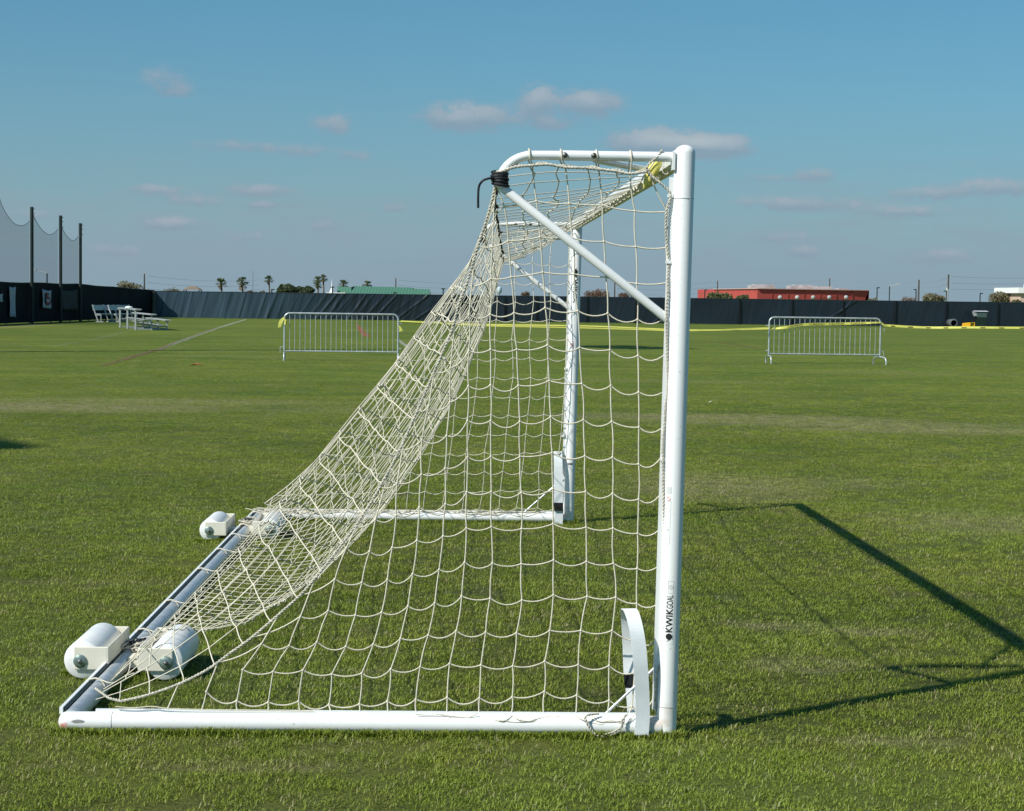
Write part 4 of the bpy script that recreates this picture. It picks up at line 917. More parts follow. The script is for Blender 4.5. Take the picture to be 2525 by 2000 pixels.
b2 = ribbon(smooth_path([q+Vector((-.02, -.03, .04)), q+Vector((.03, -.05, -.03)), q+Vector((.02, -.05, -.12))], 3), .06, .003, Vector((1, 0, -.3))); b.add(b2.v, b2.f, True)
tag(b.build('tape_ribbon', MT['tape']), 'short yellow tape ribbon tied on the left upright of the left barrier', 'ribbon')
q = pB1(LB1, .90); tag(ribbon([q+Vector((.01, -.03, .0)), q+Vector((.05, -.03, -.06)), q+Vector((.07, -.03, -.15))], [.01, .05, .10], .003, Vector((1, 0, .4))).build('tape_ribbon', MT['tape']), 'short yellow tape end hanging by the right upright of the left barrier', 'ribbon')
q = pB2(LB2, 1.07); tag(ribbon(smooth_path([q+Vector((0, -.04, .02)), q+Vector((.05, -.05, -.02)), q+Vector((.10, -.04, -.06))], 2), .05, .004, Vector((.3, 0, 1))).build('tape_ribbon', MT['tape']), 'yellow tape knot at the right end of the right barrier', 'ribbon')
# ================================================================== fences
def wrinkle(s, z, amp):       # displacement of the screen away from its plane
    d = 0
    for (s0, sl_, wd_, a) in WR:
        dd = (s-(s0+sl_*z))/wd_
        if abs(dd) < 4: d += a*math.exp(-dd*dd)
    return d*amp + .03*noise.noise(Vector((s*.8, z*.6, 0)))
WR = []
rnd = random.Random(5)
fl = dist(380, 783, 114.5); fl.z = 0; fr_ = dist(2640, 806, 124.0); fr_.z = 0
FD = (fr_-fl).normalized(); FNm = Vector((FD.y, -FD.x, 0)); FLn = (fr_-fl).length
def fs_at(px):     # distance along the far fence where column px sees it
    lo, hi = 0, FLn
    for _ in range(40):
        m = (lo+hi)/2
        if project_px(fl+FD*m)[0] < px: lo = m
        else: hi = m
    return lo
for px in [408,470,505,560,600,645,668,690,715,745,770,790,815,825,840,868,885,905,930,945,960,985,1005,1030,1060,1090]:
    WR.append((fs_at(px)-.3, .25+1.1*max(0, (px-600)/450)*rnd.uniform(.7, 1.2), rnd.uniform(.05, .13), rnd.uniform(.2, .8)*(1 if px > 640 else .5)))
WR.append((fs_at(2026)-.2, 1.5, .05, .9)); WR.append((fs_at(2050)-.3, 1.0, .04, .6)); WR.append((fs_at(1610), 1.0, .05, .6))
ff = empty('windscreen_fence', fl, 'long fence with navy windscreen fabric across the far end, wrinkled on its left half', 'fence')
def hfar(s): return 1.66+.05*s/FLn
sc = MB(); ns_ = 1200; nz_ = 30; fade = []
for i in range(ns_+1):
    s = FLn*i/ns_
    for j in range(nz_+1):
        z = .03+(hfar(s)-.05)*j/nz_; d = wrinkle(s, z, .07) + (.022*noise.noise(Vector((s*3.1-z*.9, z*.35, 4))) + .012*noise.noise(Vector((s*8-z*2, z*.5, 8))))*(1 if s < FLn*.42 else .5); sc.v.append(tuple(fl+FD*s+FNm*(d+.05)+Vector((0, 0, z))))
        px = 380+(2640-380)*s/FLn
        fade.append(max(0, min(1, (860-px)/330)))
for i in range(ns_):
    for j in range(nz_): k = i*(nz_+1)+j; sc.f.append((k, k+nz_+1, k+nz_+2, k+1)); sc.sm.append(True)
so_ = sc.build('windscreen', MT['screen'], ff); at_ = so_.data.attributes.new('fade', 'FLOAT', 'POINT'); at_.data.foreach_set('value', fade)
tr_ = MB(); tr_.tube([fl+Vector((0, 0, hfar(0))), fr_+Vector((0, 0, hfar(FLn)))], .03, 8); tr_.build('top_rail', MT['pole'], ff)
for px in [458, 555, 652, 750, 848, 946, 1045, 1145, 1243, 1322, 1446, 1566, 1695, 1822, 1951, 2077, 2206, 2331, 2458, 2580]:
    s = fs_at(px); c = fl+FD*s; b = MB(); dd = FNm*(.12 if px > 1100 else -.02); b.tube([c+dd, c+dd+Vector((0, 0, hfar(s)+.03))], .035, 8); b.build('fence_post', MT['blackscreen'], ff)
# left fence: black screen receding towards the far corner
Lc = fl.copy(); La = Vector((0, 0, 0)); p_ = dist(0, 800, 86.0); La = Vector((p_.x, p_.y, 0)); Ld = (La-Lc).normalized(); Lx = La+Ld*26
LL = (Lx-Lc).length; Ln = Vector((-Ld.y, Ld.x, 0)); 
if Ln.x < 0: Ln = -Ln
def lpt(s, z=0, off=0): return Lc+Ld*s+Ln*off+Vector((0, 0, z))
def hleft(s): return 1.70+.27*min(1, s/16.5)+.02*math.sin(s*.9)*min(1, s/12)
def ls_at(px):
    lo, hi = 0, LL
    for _ in range(40):
        m = (lo+hi)/2
        if project_px(lpt(m))[0] > px: lo = m
        else: hi = m
    return lo
lf = empty('windscreen_fence', Lc, 'black screened fence along the left side below the tall netting poles', 'fence')
b = MB(); n_ = 160
for i in range(n_+1):
    s = LL*i/n_
    for j in range(6):
        z = .03+(hleft(s)-.03)*j/5 if s > 4 else .03+(hleft(s)-.03)*j/5; b.v.append(tuple(lpt(s, z, .05*noise.noise(Vector((s*.6, z, 2))))))
for i in range(n_):
    for j in range(5): k = i*6+j; b.f.append((k, k+6, k+7, k+1)); b.sm.append(True)
b.build('windscreen', MT['blackscreen'], lf)
b = MB(); b.tube([lpt(LL*i/30, hleft(LL*i/30)+.01) for i in range(31)], .025, 6); b.build('top_rail', MT['pole'], lf)
for k in range(16):
    s = .4+k*3.4
    if s < LL: b = MB(); b.tube([lpt(s, 0, -.05), lpt(s, hleft(s)+.02, -.05)], .04, 8); b.build('fence_post', MT['pole'], lf)
b = MB(); c = dist(379, 783, 113.8); b.tube([(c.x, c.y, 0), (c.x, c.y, 1.64)], .11, 10); tag(b.build('corner_post', mat('weathered_post', (.10, .105, .08), .8, .2, var=.5, vscale=3)), 'weathered round post at the far left fence corner', 'post')
# netting poles and nets
poles = []
for px, pyt, lb in ((70, 511, 'nearest and tallest dark netting pole above the left fence'), (141, 532, 'middle one of the three dark netting poles above the left fence'), (190, 551, 'rightmost and shortest looking dark netting pole above the left fence')):
    s = ls_at(px); c = lpt(s, 0, .18); zc = (c-CAM).dot(fw); top = dist(px, pyt, zc); r_ = .085
    root = empty('netting_pole', c, lb, 'pole', 'dark poles carrying the tall netting')
    b = MB(); b.tube([c, Vector((c.x, c.y, top.z))], r_, 14); b.build('shaft', MT['pole'], root)
    b = MB()
    for dz in (.10, .32, .60): b.box((c.x+.10, c.y-.02, top.z-dz), (.09, .05, .05))
    b.build('pulley', MT['bolt'], root); poles.append((s, top.z, c))
s3 = poles[0][0]+ (poles[0][0]-poles[1][0])*1.05; poles = [(s3, poles[0][1]+.05, lpt(s3, 0, .18))]+poles
def net_span(pa, pb, pts, label):
    b = MB(); n = 24; up_ = smooth_path([Vector(q) for q in pts], 8)
    for p in up_:
        s = (Vector((p.x, p.y, 0))-Lc).dot(Ld); hb = hleft(s)+.0
        for j in range(7): b.v.append((p.x, p.y, hb+(p.z-hb)*j/6))
    for i in range(len(up_)-1):
        for j in range(6): k = i*7+j; b.f.append((k, k+7, k+8, k+1)); b.sm.append(True)
    root = empty('safety_net', (up_[0].x, up_[0].y, 0), label, 'net', 'tall ball stop nets between the dark poles')
    b.build('mesh_panel', MT['fine_net'], root); e_ = MB(); e_.tube(up_, .012, 5); e_.build('top_cord', MT['pole'], root)
def npx(px, py): s = ls_at(px) if px >= -40 else ls_at(-40)+( -40-px)*.09; c = lpt(s, 0, .10); return dist(px, py, (c-CAM).dot(fw))
def nets(lst): 
    out = []
    for px, py in lst:
        c = lpt(ls_at(px), 0, .10); z = (c-CAM).dot(fw); q = dist(px, py, z); out.append(Vector((c.x, c.y, q.z)))
    return out
net_span(0, 1, nets([(-22,455),(-12,470),(0,506),(14,532),(30,551),(48,557),(60,553),(68,545)]), 'sagging grey ball netting at the left edge, before the tallest pole')
net_span(1, 2, nets([(74,518),(82,540),(95,562),(108,575),(119,579),(130,574),(138,565)]), 'sagging grey ball netting between the tallest and the middle pole')
net_span(2, 3, nets([(144,548),(150,565),(160,582),(172,593),(180,592),(188,583)]), 'narrow sagging grey ball netting between the middle and the right pole')
# banners on the left fence
def banner(name, pl, pr, yt, yb, m, label, off=.12, cat='banner'):
    b = MB(); a = lpt(ls_at(pl), 0, off); c = lpt(ls_at(pr), 0, off); za = (a-CAM).dot(fw); zb_ = (c-CAM).dot(fw)
    ta, tb_ = dist(pl, yt[0], za).z, dist(pr, yt[1], zb_).z; ba, bb2 = dist(pl, yb[0], za).z, dist(pr, yb[1], zb_).z; n = 8
    def P(u, v): 
        q = a.lerp(c, u); q.z = (ba+(bb2-ba)*u)*(1-v)+(ta+(tb_-ta)*u)*v - .05*math.sin(math.pi*u)*v; q += Ln*(.02*math.sin(u*9+v*4)+off*0); return q
    for i in range(n+1):
        for j in range(n+1): b.v.append(tuple(P(i/n, j/n)))
    for i in range(n):
        for j in range(n): k = i*(n+1)+j; b.f.append((k, k+n+1, k+n+2, k+1)); b.sm.append(True)
    o = b.build(name, m); s2 = o.modifiers.new('s', 'SOLIDIFY'); s2.thickness = .006; tag(o, label, cat); return o, P
banner('fence_banner', 18, 33, (706, 707), (781, 782), MT['banner_white'], 'tall plain pale banner hanging on the black fence near the left edge')
banner('fence_banner', -12, 1.2, (722, 724), (745, 744), MT['banner_white'], 'sliver of a pale banner cut by the left edge of the photo')
bo, BP = banner('fence_banner', 99.5, 121, (712.5, 716), (759, 761), MT['banner_white'], 'white banner with a red round emblem on the black fence between the poles')
def emb(ctr, ru, rv, m, name, k=.03, rng=(0, 6.283), inner=0):
    b = MB(); n = 22; vs = [BP(ctr[0], ctr[1])+Ln*k]
    for q in range(n+1): a = rng[0]+(rng[1]-rng[0])*q/n; vs.append(BP(ctr[0]+ru*math.cos(a), ctr[1]+rv*math.sin(a))+Ln*k)
    b.add(vs, [(0, i, i+1) for i in range(1, n+1)]); b.build(name, m, bo)
MT['emb_red'] = mat('faded_red_print', (.30, .07, .06), .8, .1); MT['emb_dark'] = mat('dark_print', (.05, .055, .06), .8, .1)
emb((.52, .42), .33, .26, MT['emb_red'], 'round_emblem'); emb((.52, .43), .16, .10, MT['banner_white'], 'emblem_centre', .045)
emb((.36, .52), .14, .34, MT['emb_dark'], 'emblem_swoosh', .05, (R(60), R(250))); emb((.42, .80), .20, .07, MT['emb_red'], 'emblem_flame', .055)
banner('hanging_tarp', 146, 190, (716, 713), (764, 766), MT['banner_dark'], 'dull grey tarp hanging loosely on the black fence by the right pole', cat='tarp')
# ================================================================== bleacher, benches
def bleacher():
    c0 = onz(334, 814); c1 = onz(291, 807)
    dirp = (c1-c0); dirp.z = 0; Ld_ = dirp.length; dv = dirp.normalized(); sv = Vector((dv.y, -dv.x, 0))
    if sv.x < 0: sv = -sv
    L_ = min(Ld_, 5.2)
    root = empty('bleacher', c0, 'small aluminium bleacher with three stepped rows beside the left fence', 'bleacher')
    def p(u, s, z): return c0+dv*u+sv*s+Vector((0, 0, z))
    hs_ = [.88, .67, .44]; off = [0.06, .68, 1.30]
    for k in range(3):
        b = MB(); b.beam(p(-.55, off[k], hs_[k]), p(L_+.3, off[k], hs_[k]), .25, .045); b.build('seat_plank', MT['alu_far'], root)
    for k, (s, z) in enumerate(((.40, .46), (1.0, .23))):
        b = MB(); b.beam(p(-.5, s, z), p(L_+.3, s, z), .24, .04); b.build('foot_plank', MT['alu_far'], root)
    for u in (0, L_*.5, L_):
        b = MB(); b.beam(p(u, 0, 0), p(u, 0, .86), .07, .07, (1, 0, 0)); b.beam(p(u, .68, 0), p(u, .68, .64), .06, .06, (1, 0, 0)); b.beam(p(u, 1.32, 0), p(u, 1.32, .42), .06, .06, (1, 0, 0))
        b.beam(p(u, 0, .40), p(u, .70, .40), .05, .05); b.beam(p(u, .62, .17), p(u, 1.32, .17), .05, .05); b.beam(p(u, -.05, .04), p(u, 1.36, .04), .05, .05)
        b.beam(p(u, -.12, .84), p(u, .20, .84), .05, .05); b.beam(p(u, 1.18, .40), p(u, 1.44, .40), .05, .05); b.build('support_frame', MT['alu_far'], root)
    q = p(L_*.45, .03, .905); b = MB(); b.lathe([(0, 0), (.17, .0), (.18, .03), (.13, .07), (0, .085)], q, 12); b.build('white_cloth', MT['paper']); 
    o = bpy.data.objects['white_cloth']; tag(o, 'small white cloth lying on the top row of the bleacher', 'cloth')
bleacher()
def bench(px, zc, label):
    A = dist(px, 790, zc); A.z = 0; L_ = 2.1
    X = Vector((.36, .93, 0)).normalized(); Yv = Vector((X.y, -X.x, 0))
    root = empty('team_bench', A, label, 'bench', 'pale blue aluminium benches against the black fence')
    def p(x, y, z): return A+X*x+Yv*y+Vector((0, 0, z))
    b = MB(); b.beam(p(0, -.16, .76), p(L_, -.16, .76), .03, .27, Vector((0, 0, 1))); b.build('backrest', MT['bench_shade_blue'], root)
    b = MB(); b.beam(p(0, .14, .43), p(L_, .14, .43), .26, .045); b.build('seat', MT['bench_shade_blue'], root)
    for x in (.03, L_*.5, L_-.03):
        b = MB(); b.beam(p(x, .14, 0), p(x, -.22, .90), .07, .06, (1, 0, 0)); b.beam(p(x, .30, .02), p(x, .30, .42), .06, .05, (1, 0, 0)); b.beam(p(x, -.05, .38), p(x, .32, .38), .05, .05); b.beam(p(x, .0, .03), p(x, .46, .03), .05, .05); b.build('leg', MT['alu_far'], root)
bench(236, 95.5, 'left one of two aluminium benches with backrests by the black fence')
bench(274, 96.5, 'right one of two aluminium benches, partly behind the bleacher')
# ================================================================== things at the right fence
c = dist(2352, 806.5, 121.5); c.z = 0; b = MB(); b.lathe([(.20, 0), (.26, 0), (.29, .03), (.26, .06), (.26, .3), (.28, .33), (.26, .36), (.26, 1.6), (.20, 1.6), (.20, 0)], (c.x, c.y, .29), 28, 'Y'); tag(b.build('drain_pipe', MT['pipe']), 'black corrugated pipe lying open end forward by the right fence', 'pipe')
c = dist(2387, 807.5, 120.5); c.z = 0; rt_ = empty('storage_tub', c, 'orange yellow plastic tub lying on its side next to the dark bin', 'tub')
b = MB(); x0, x1, dpt = -.38, .42, .5; zt_ = .36
vs = [(-.36, 0, 0), (.10, -.12, 0), (.10, -.12, .30), (-.36, 0, .24), (-.30, .5, 0), (.22, .5, 0), (.22, .5, .36), (-.25, .5, .30)]
b.add([Vector(v)+c for v in vs], [(0,1,2,3), (4,7,6,5), (0,3,7,4), (3,2,6,7), (0,4,5,1), (1,5,6,2)]); b.build('body', MT['orange'], rt_)
b = MB(); b.beam(c+Vector((.10, -.12, .02)), c+Vector((.42, .0, .02)), .03, .05); b.beam(c+Vector((.10, -.12, .34)), c+Vector((.42, 0, .36)), .03, .05); b.beam(c+Vector((.42, 0, .0)), c+Vector((.42, 0, .38)), .04, .04, (1, 0, 0)); b.beam(c+Vector((.10, -.12, .0)), c+Vector((.10, -.12, .36)), .04, .04, (1, 0, 0)); b.build('rim', MT['orange'], rt_)
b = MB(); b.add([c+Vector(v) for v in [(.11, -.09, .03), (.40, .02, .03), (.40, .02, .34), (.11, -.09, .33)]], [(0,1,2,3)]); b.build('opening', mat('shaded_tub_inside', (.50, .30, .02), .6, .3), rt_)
c = dist(2418, 806, 122); c.z = 0; rt_ = empty('rubbish_bin', c, 'dark green wheeled rubbish bin with a silver bag over its rim, by the right fence', 'rubbish bin')
def frus(b, c, w0, d0, w1, d1, h0, h1):
    vs = [c+Vector((sx*w0/2, sy*d0/2, h0)) for sx, sy in ((-1,-1), (1,-1), (1,1), (-1,1))]+[c+Vector((sx*w1/2, sy*d1/2, h1)) for sx, sy in ((-1,-1), (1,-1), (1,1), (-1,1))]
    b.add(vs, [(3,2,1,0), (4,5,6,7), (0,1,5,4), (1,2,6,5), (2,3,7,6), (3,0,4,7)])
b = MB(); frus(b, c, .46, .5, .62, .62, .04, .70); b.build('body', MT['bin'], rt_)
b = MB(); frus(b, c+Vector((-.02, 0, 0)), .62, .64, .66, .66, .702, 1.02); b.build('upper_body', MT['binlid'], rt_)
b = MB(); frus(b, c+Vector((.0, 0, 0)), .72, .70, .68, .66, 1.022, 1.08); b.build('lid', MT['bin'], rt_)
b = MB()
frus(b, c+Vector((-.40, -.08, 0)), .16, .3, .34, .4, .78, 1.04); frus(b, c+Vector((-.05, -.02, 0)), .95, .7, .7, .5, 1.082, 1.14); b.build('silver_bag', MT['silver'], rt_)
b = MB(); b.cyl(c+Vector((.26, -.28, .10)), c+Vector((.32, -.28, .10)), .10, 14); b.build('wheel', MT['black'], rt_)
# ================================================================== far background
def bx(b, px0, px1, yt, zd, dep=20, yb=None):
    a = dist(px0, yt, zd); c = dist(px1, yt, zd); h = a.z; b.box(((a.x+c.x)/2, (a.y+c.y)/2+dep/2, h/2), (abs(c.x-a.x), dep, h)); return a, c, h
# red building
Z0 = 380; pa = dist(1761, 710, Z0+45); pc = dist(1868, 711.5, Z0); pd = dist(2143, 716, Z0+8); h = pc.z
root = empty('red_building', (pc.x, pc.y, 0), 'long low red building with rooftop units beyond the right fence', 'building')
b = MB(); ins = .8
def wall(b, a, c, h, bot_in=0):
    b.add([Vector((a.x, a.y, 0)), Vector((c.x-bot_in, c.y, 0)), Vector((c.x, c.y, h)), Vector((a.x, a.y, h))], [(0,1,2,3)])
wall(b, pa, pc, h); wall(b, pc, pd, h, 1.6); pe = pd+Vector((0, 30, 0)); pf = pa+Vector((0, 30, 0)); wall(b, pd, pe, h); wall(b, pf, pa, h); wall(b, pe, pf, h)
b.add([Vector((q.x, q.y, h-.05)) for q in (pa, pc, pd, pe, pf)], [(0,1,2,3,4)]); b.build('wall', MT['red_wall'], root)
b = MB(); b.beam((pa.x, pa.y-.1, h), (pc.x, pc.y-.1, h), .5, .16); b.beam((pc.x, pc.y-.1, h), (pd.x, pd.y-.1, h), .5, .16); b.build('parapet', mat('pale_coping', (.55, .38, .34), .8), root)
for k in range(6):
    q = pc.lerp(pd, (k+.9)/7.0); b = MB(); b.box((q.x, q.y-.06, h/2), (.10, .10, h-.3)); b.build('wall_joint', mat('dark_red_joint', (.30, .05, .045), .9) if k == 0 else bpy.data.materials['dark_red_joint'], root)
for px in (1922, 1964, 2003, 2043, 2085):
    t_ = (px-1868)/275; q = pc.lerp(pd, t_); hh = dist(px, 733.5, (q-CAM).dot(fw)).z
    b = MB(); b.lathe([(0, -.3), (.28, -.28), (.44, -.1), (.46, 0), (.46, .1)], (q.x, q.y-.5, hh), 16, 'Y'); b.build('round_lamp', MT['grey_far'], root)
for (x0, x1, yt, yb) in ((1853, 1878, 703, 711), (1861, 1912, 701, 709), (1950, 1990, 704, 711), (1962, 2003, 702, 712), (1995, 2016, 705, 712), (2006, 2055, 706, 713), (2070, 2091, 710.5, 714)):
    a = dist(x0, yt, Z0+12); c = dist(x1, yt, Z0+12); b = MB(); b.box(((a.x+c.x)/2, a.y+3, (a.z+h-.3)/2), (c.x-a.x, 5, a.z-h+.3)); b.build('rooftop_unit', MT['grey_far'], root)
# green roofed building
Z1 = 300; root = empty('green_roofed_building', dist(945, 728, Z1)*1.0, 'building with a long ribbed green metal roof beyond the far fence', 'building'); root.location.z = 0
b = MB()
def gp(px, py, dz=0): return dist(px, py, Z1+dz)
pts = [gp(831.5, 706.5, 4), gp(866, 708, 4), gp(876, 705.5, 8), gp(1014, 709, 8), gp(1022, 712, 4), gp(1060, 713.5, 4)]
low_ = [gp(831.5, 729, 0), gp(866, 729.5, 0), gp(842, 728.5, -3), gp(1048, 731, -3), gp(1022, 731, 0), gp(1060, 731, 0)]
b.add([pts[0], pts[1], low_[1], low_[0]], [(3,2,1,0)]); b.add([pts[4], pts[5], low_[5], low_[4]], [(3,2,1,0)])
b.add([pts[2], pts[3], low_[3], low_[2]], [(3,2,1,0)])
bk_ = [p+Vector((0, 14, -1.4)) for p in pts]
for i in range(5): b.add([pts[i], pts[i+1], bk_[i+1], bk_[i]], [(0,1,2,3)])
b.build('roof', MT['green_roof'], root)
b = MB(); a = low_[0]; c = low_[5]; b.box(((a.x+c.x)/2, a.y+9, a.z/2-.1), (c.x-a.x-1, 12, a.z-.2)); b.build('wall', MT['peach'], root)
# gazebo
zd = 260; a = dist(453, 714.5, zd); c = dist(497, 715.5, zd); t0_ = dist(468, 704.8, zd); t1_ = dist(482, 704.8, zd); root = empty('gazebo', ((a.x+c.x)/2, a.y, 0), 'small pavilion with a brown hipped roof peeking over the far fence', 'gazebo')
b = MB(); ez = a.z; tz = t0_.z; w_ = c.x-a.x
vs = [Vector((a.x, a.y-w_/2, ez)), Vector((c.x, a.y-w_/2, ez)), Vector((c.x, a.y+w_/2, ez)), Vector((a.x, a.y+w_/2, ez)), Vector((t0_.x, a.y, tz)), Vector((t1_.x, a.y, tz))]
b.add(vs, [(0,1,5,4), (1,2,5), (2,3,4,5), (3,0,4), (3,2,1,0)]); b.build('roof', MT['roof_brown'], root)
b = MB(); b.box(((a.x+c.x)/2, a.y, ez/2-.1), (w_*.72, w_*.72, ez-.2)); b.build('wall', mat('shaded_timber', (.08, .07, .07), .8), root)
for sx in (-1, 1):
    for sy in (-1, 1): b = MB(); b.box(((a.x+c.x)/2+sx*w_*.42, a.y+sy*w_*.42, ez/2), (.14, .14, ez)); b.build('pillar', MT['wood_pole'], root)
# peach building at the right edge
zd = 230; a = dist(2517, 715, zd); root = empty('peach_building', (a.x+5, a.y, 0), 'peach walled building with a white dome cut by the right edge', 'building')
b = MB(); b.box((a.x+6, a.y+5, a.z/2-.2), (12, 10, a.z-.4)); b.build('wall', MT['peach'], root)
b = MB(); b.box((a.x+5.9, a.y+4.9, a.z-.05), (12.6, 10.6, .7)); b.build('cornice', MT['paper'], root)
b = MB(); b.lathe([(1.2, 0), (1.2, .3), (1.05, .9), (.6, 1.35), (0, 1.5)], (a.x+1.6, a.y, a.z+.3), 16); b.build('dome', MT['paper'], root)
# low white shed left of the green roof
a = dist(805, 721, 290); b = MB(); root = empty('white_shed', (a.x, a.y, 0), 'tiny white shed with a pointed top left of the green roofed building', 'shed')
b.box((a.x+1.6, a.y, a.z/2), (3.0, 3, a.z)); b.build('wall', MT['paper'], root); b = MB(); b.lathe([(.35, 0), (.12, .7), (.03, 1.9), (0, 2.2)], (a.x+.9, a.y-1, a.z), 8); b.build('spire', MT['paper'], root)
# water tower
zd = 420; a = dist(1231, 708, zd); root = empty('water_tower', (a.x, a.y, 0), 'pale blue water tower far beyond the fence, seen through the goal net', 'water tower')
r_ = 6.5*zd/F; b = MB(); zt_ = a.z; zb_ = dist(1231, 722, zd).z; b.lathe([(0, zt_+.12), (r_*.8, zt_), (r_, zt_-.15), (r_, zb_+.2), (r_*.45, zb_-.25), (r_*.3, zb_-.4)], (a.x, a.y, 0), 20); fixn(b.build('tank', MT['tower'], root))
b = MB(); b.lathe([(r_*.3, zb_-.38), (r_*.35, 0)], (a.x, a.y, 0), 12); b.build('stem', MT['tower'], root)
# ---- trees
def leafball(b, c, rx, ry, rz, n, ls, rnd, up_=False):
    for _ in range(n):
        while True:
            v = Vector((rnd.uniform(-1, 1), rnd.uniform(-1, 1), rnd.uniform(-1, 1)))
            if v.length < 1: break
        v = v.normalized()*(v.length**.45)
        p = c+Vector((v.x*rx, v.y*ry, v.z*rz)); a = Vector((rnd.gauss(0, 1), rnd.gauss(0, 1), rnd.gauss(0, 1))).normalized(); d = a.orthogonal().normalized(); s = ls*rnd.uniform(.5, 1.3); e2 = a.cross(d)
        b.add([p-d*s*.5, p+e2*s*.35, p+d*s*.5, p-e2*s*.35], [(0,1,2,3)])
def tree(name, px0, px1, yt, zd, m, label, cat, seed, clumps=9, nl=170, group=None, ls=.35, ybase=742, dome=True, twigs=False):
    rnd = random.Random(seed); a = dist(px0, yt, zd); c = dist(px1, yt, zd); cx = (a.x+c.x)/2; w_ = (c.x-a.x)/2; h = a.z; cy = a.y
    root = empty(name, (cx, cy, 0), label, cat, group); bt = MB(); bl = MB(); ends = []
    z0 = .25*h
    bt.tube([(cx, cy, 0), (cx+.05*w_, cy, z0)], [.07*h+.05, .05*h+.03], 7)
    for k in range(clumps):
        an = k*2.4; rr = math.sqrt((k+.5)/clumps)*.78; x = cx+w_*rr*math.cos(an); y = cy+w_*rr*math.sin(an)*.8; fall = 1-(rr**2)*.52 if dome else 1
        z = h*.42+(h*.42)*fall*rnd.uniform(.65, 1.0); e_ = Vector((x, y, z)); ends.append(e_)
        bt.tube([(cx+.05*w_, cy, z0), Vector((cx, cy, z0)).lerp(e_, .55)+Vector((0, 0, .08*h)), e_], [.03*h, .018*h, .006*h], 5)
        q = rnd.uniform(.26, .40)*w_ if w_ > h*.5 else .36*w_
        leafball(bl, e_, q, q, min(q, h-e_.z+.04*h), int(nl*rnd.uniform(.7, 1.3)), ls, rnd)
        if twigs:
            for _ in range(16):
                d_ = Vector((rnd.gauss(0, .6), rnd.gauss(0, .6), abs(rnd.gauss(.8, .4)))).normalized()*h*rnd.uniform(.12, .26); bt.tube([e_-d_*.3, e_+d_*.6], .012*h*.35+.012, 4, cap=False)
    bt.build('trunk', MT['trunk'], root); bl.build('crown', m, root); return root
tree('shrub_tree', 284, 352, 690, 210, MT['olive'], 'pale olive spreading bush showing above the black fence left of the utility pole', 'tree', 1, 10, 120, ls=.22, twigs=True)
tree('shrub_tree', 392, 452, 708, 210, MT['olive'], 'low thin scrub over the fence left of the gazebo', 'bush', 2, 9, 70, ls=.18, twigs=True)
tree('shrub_tree', 195, 235, 700, 150, MT['olive'], 'faint scrub just above the black fence right of the netting poles', 'bush', 22, 6, 50, ls=.14, twigs=True)
tree('shrub_tree', 556, 592, 713, 210, MT['olive'], 'low pale scrub between the two palms right of the gazebo', 'bush', 3, 6, 90, ls=.2, twigs=True)
tree('shrub_tree', 600, 626, 709, 200, MT['twig'], 'brownish bush at the foot of the shaggy palm', 'bush', 4, 6, 110, ls=.22)
tree('shrub_tree', 624, 662, 712, 215, MT['olive'], 'thin pale scrub left of the single tall palm', 'bush', 5, 6, 40, ls=.18, twigs=True)
tree('oak_tree', 682, 733, 698, 250, MT['oak'], 'rounded dark green oak, left and darker one of the oaks beside the paired palms', 'tree', 6, 16, 330, 'oaks beyond the far fence', ls=.32)
tree('oak_tree', 720, 756, 701, 262, MT['oak'], 'grey green oak in the middle of the oaks beside the paired palms', 'tree', 7, 12, 300, 'oaks beyond the far fence', ls=.3)
tree('oak_tree', 746, 776, 700, 255, MT['oak'], 'grey green oak just left of the paired palms', 'tree', 8, 12, 300, 'oaks beyond the far fence', ls=.3)
tree('bare_tree', 1436, 1504, 710, 230, MT['twig'], 'reddish bare twiggy tree right of the far goal post', 'tree', 9, 14, 120, ls=.16, twigs=True)
tree('bare_tree', 1520, 1556, 716, 235, MT['twig'], 'smaller reddish bare tree seen between net strands right of the far post', 'tree', 10, 8, 60, ls=.14, twigs=True)
tree('bare_tree', 1284, 1308, 712, 235, MT['twig'], 'small reddish bare tree just right of the water tower', 'tree', 11, 7, 70, ls=.14, twigs=True)
tree('bare_tree', 1068, 1090, 724, 235, MT['twig'], 'low dark reddish bush right of the green roofed building', 'bush', 12, 6, 90, ls=.16)
tree('palmetto_shrub', 1744, 1808, 724, 260, MT['hedge'], 'broad leafy shrub before the left end of the red building', 'shrub', 13, 12, 160, ls=.4, dome=False)
tree('palmetto_shrub', 1814, 1846, 724.5, 262, MT['hedge'], 'smaller leafy shrub before the corner of the red building', 'shrub', 14, 7, 120, ls=.4, dome=False)
tree('shrub_tree', 2140, 2170, 732, 300, MT['olive'], 'faint low bush at the right end of the red building', 'bush', 15, 5, 60, ls=.25)
tree('shrub_tree', 2218, 2264, 729, 240, MT['twig'], 'thin brownish scrub left of the dark bush near the tall utility pole', 'bush', 16, 8, 50, ls=.17, twigs=True)
tree('shrub_tree', 2272, 2330, 720, 240, MT['olive'], 'dark olive windswept bush left of the tall pale footed utility pole', 'tree', 17, 14, 150, ls=.22, twigs=True)
tree('shrub_tree', 2436, 2496, 713, 235, MT['olive'], 'tall airy bush near the right edge beside the peach building', 'tree', 18, 16, 130, ls=.2, twigs=True)
tree('shrub_tree', 2492, 2520, 733, 225, MT['hedge'], 'small green bush between the airy bush and the peach building', 'bush', 19, 6, 110, ls=.2)
tree('bare_tree', 1612, 1640, 729, 235, MT['twig'], 'thin scrub just left of the near goal post above the fence', 'bush', 20, 5, 30, ls=.13, twigs=True)
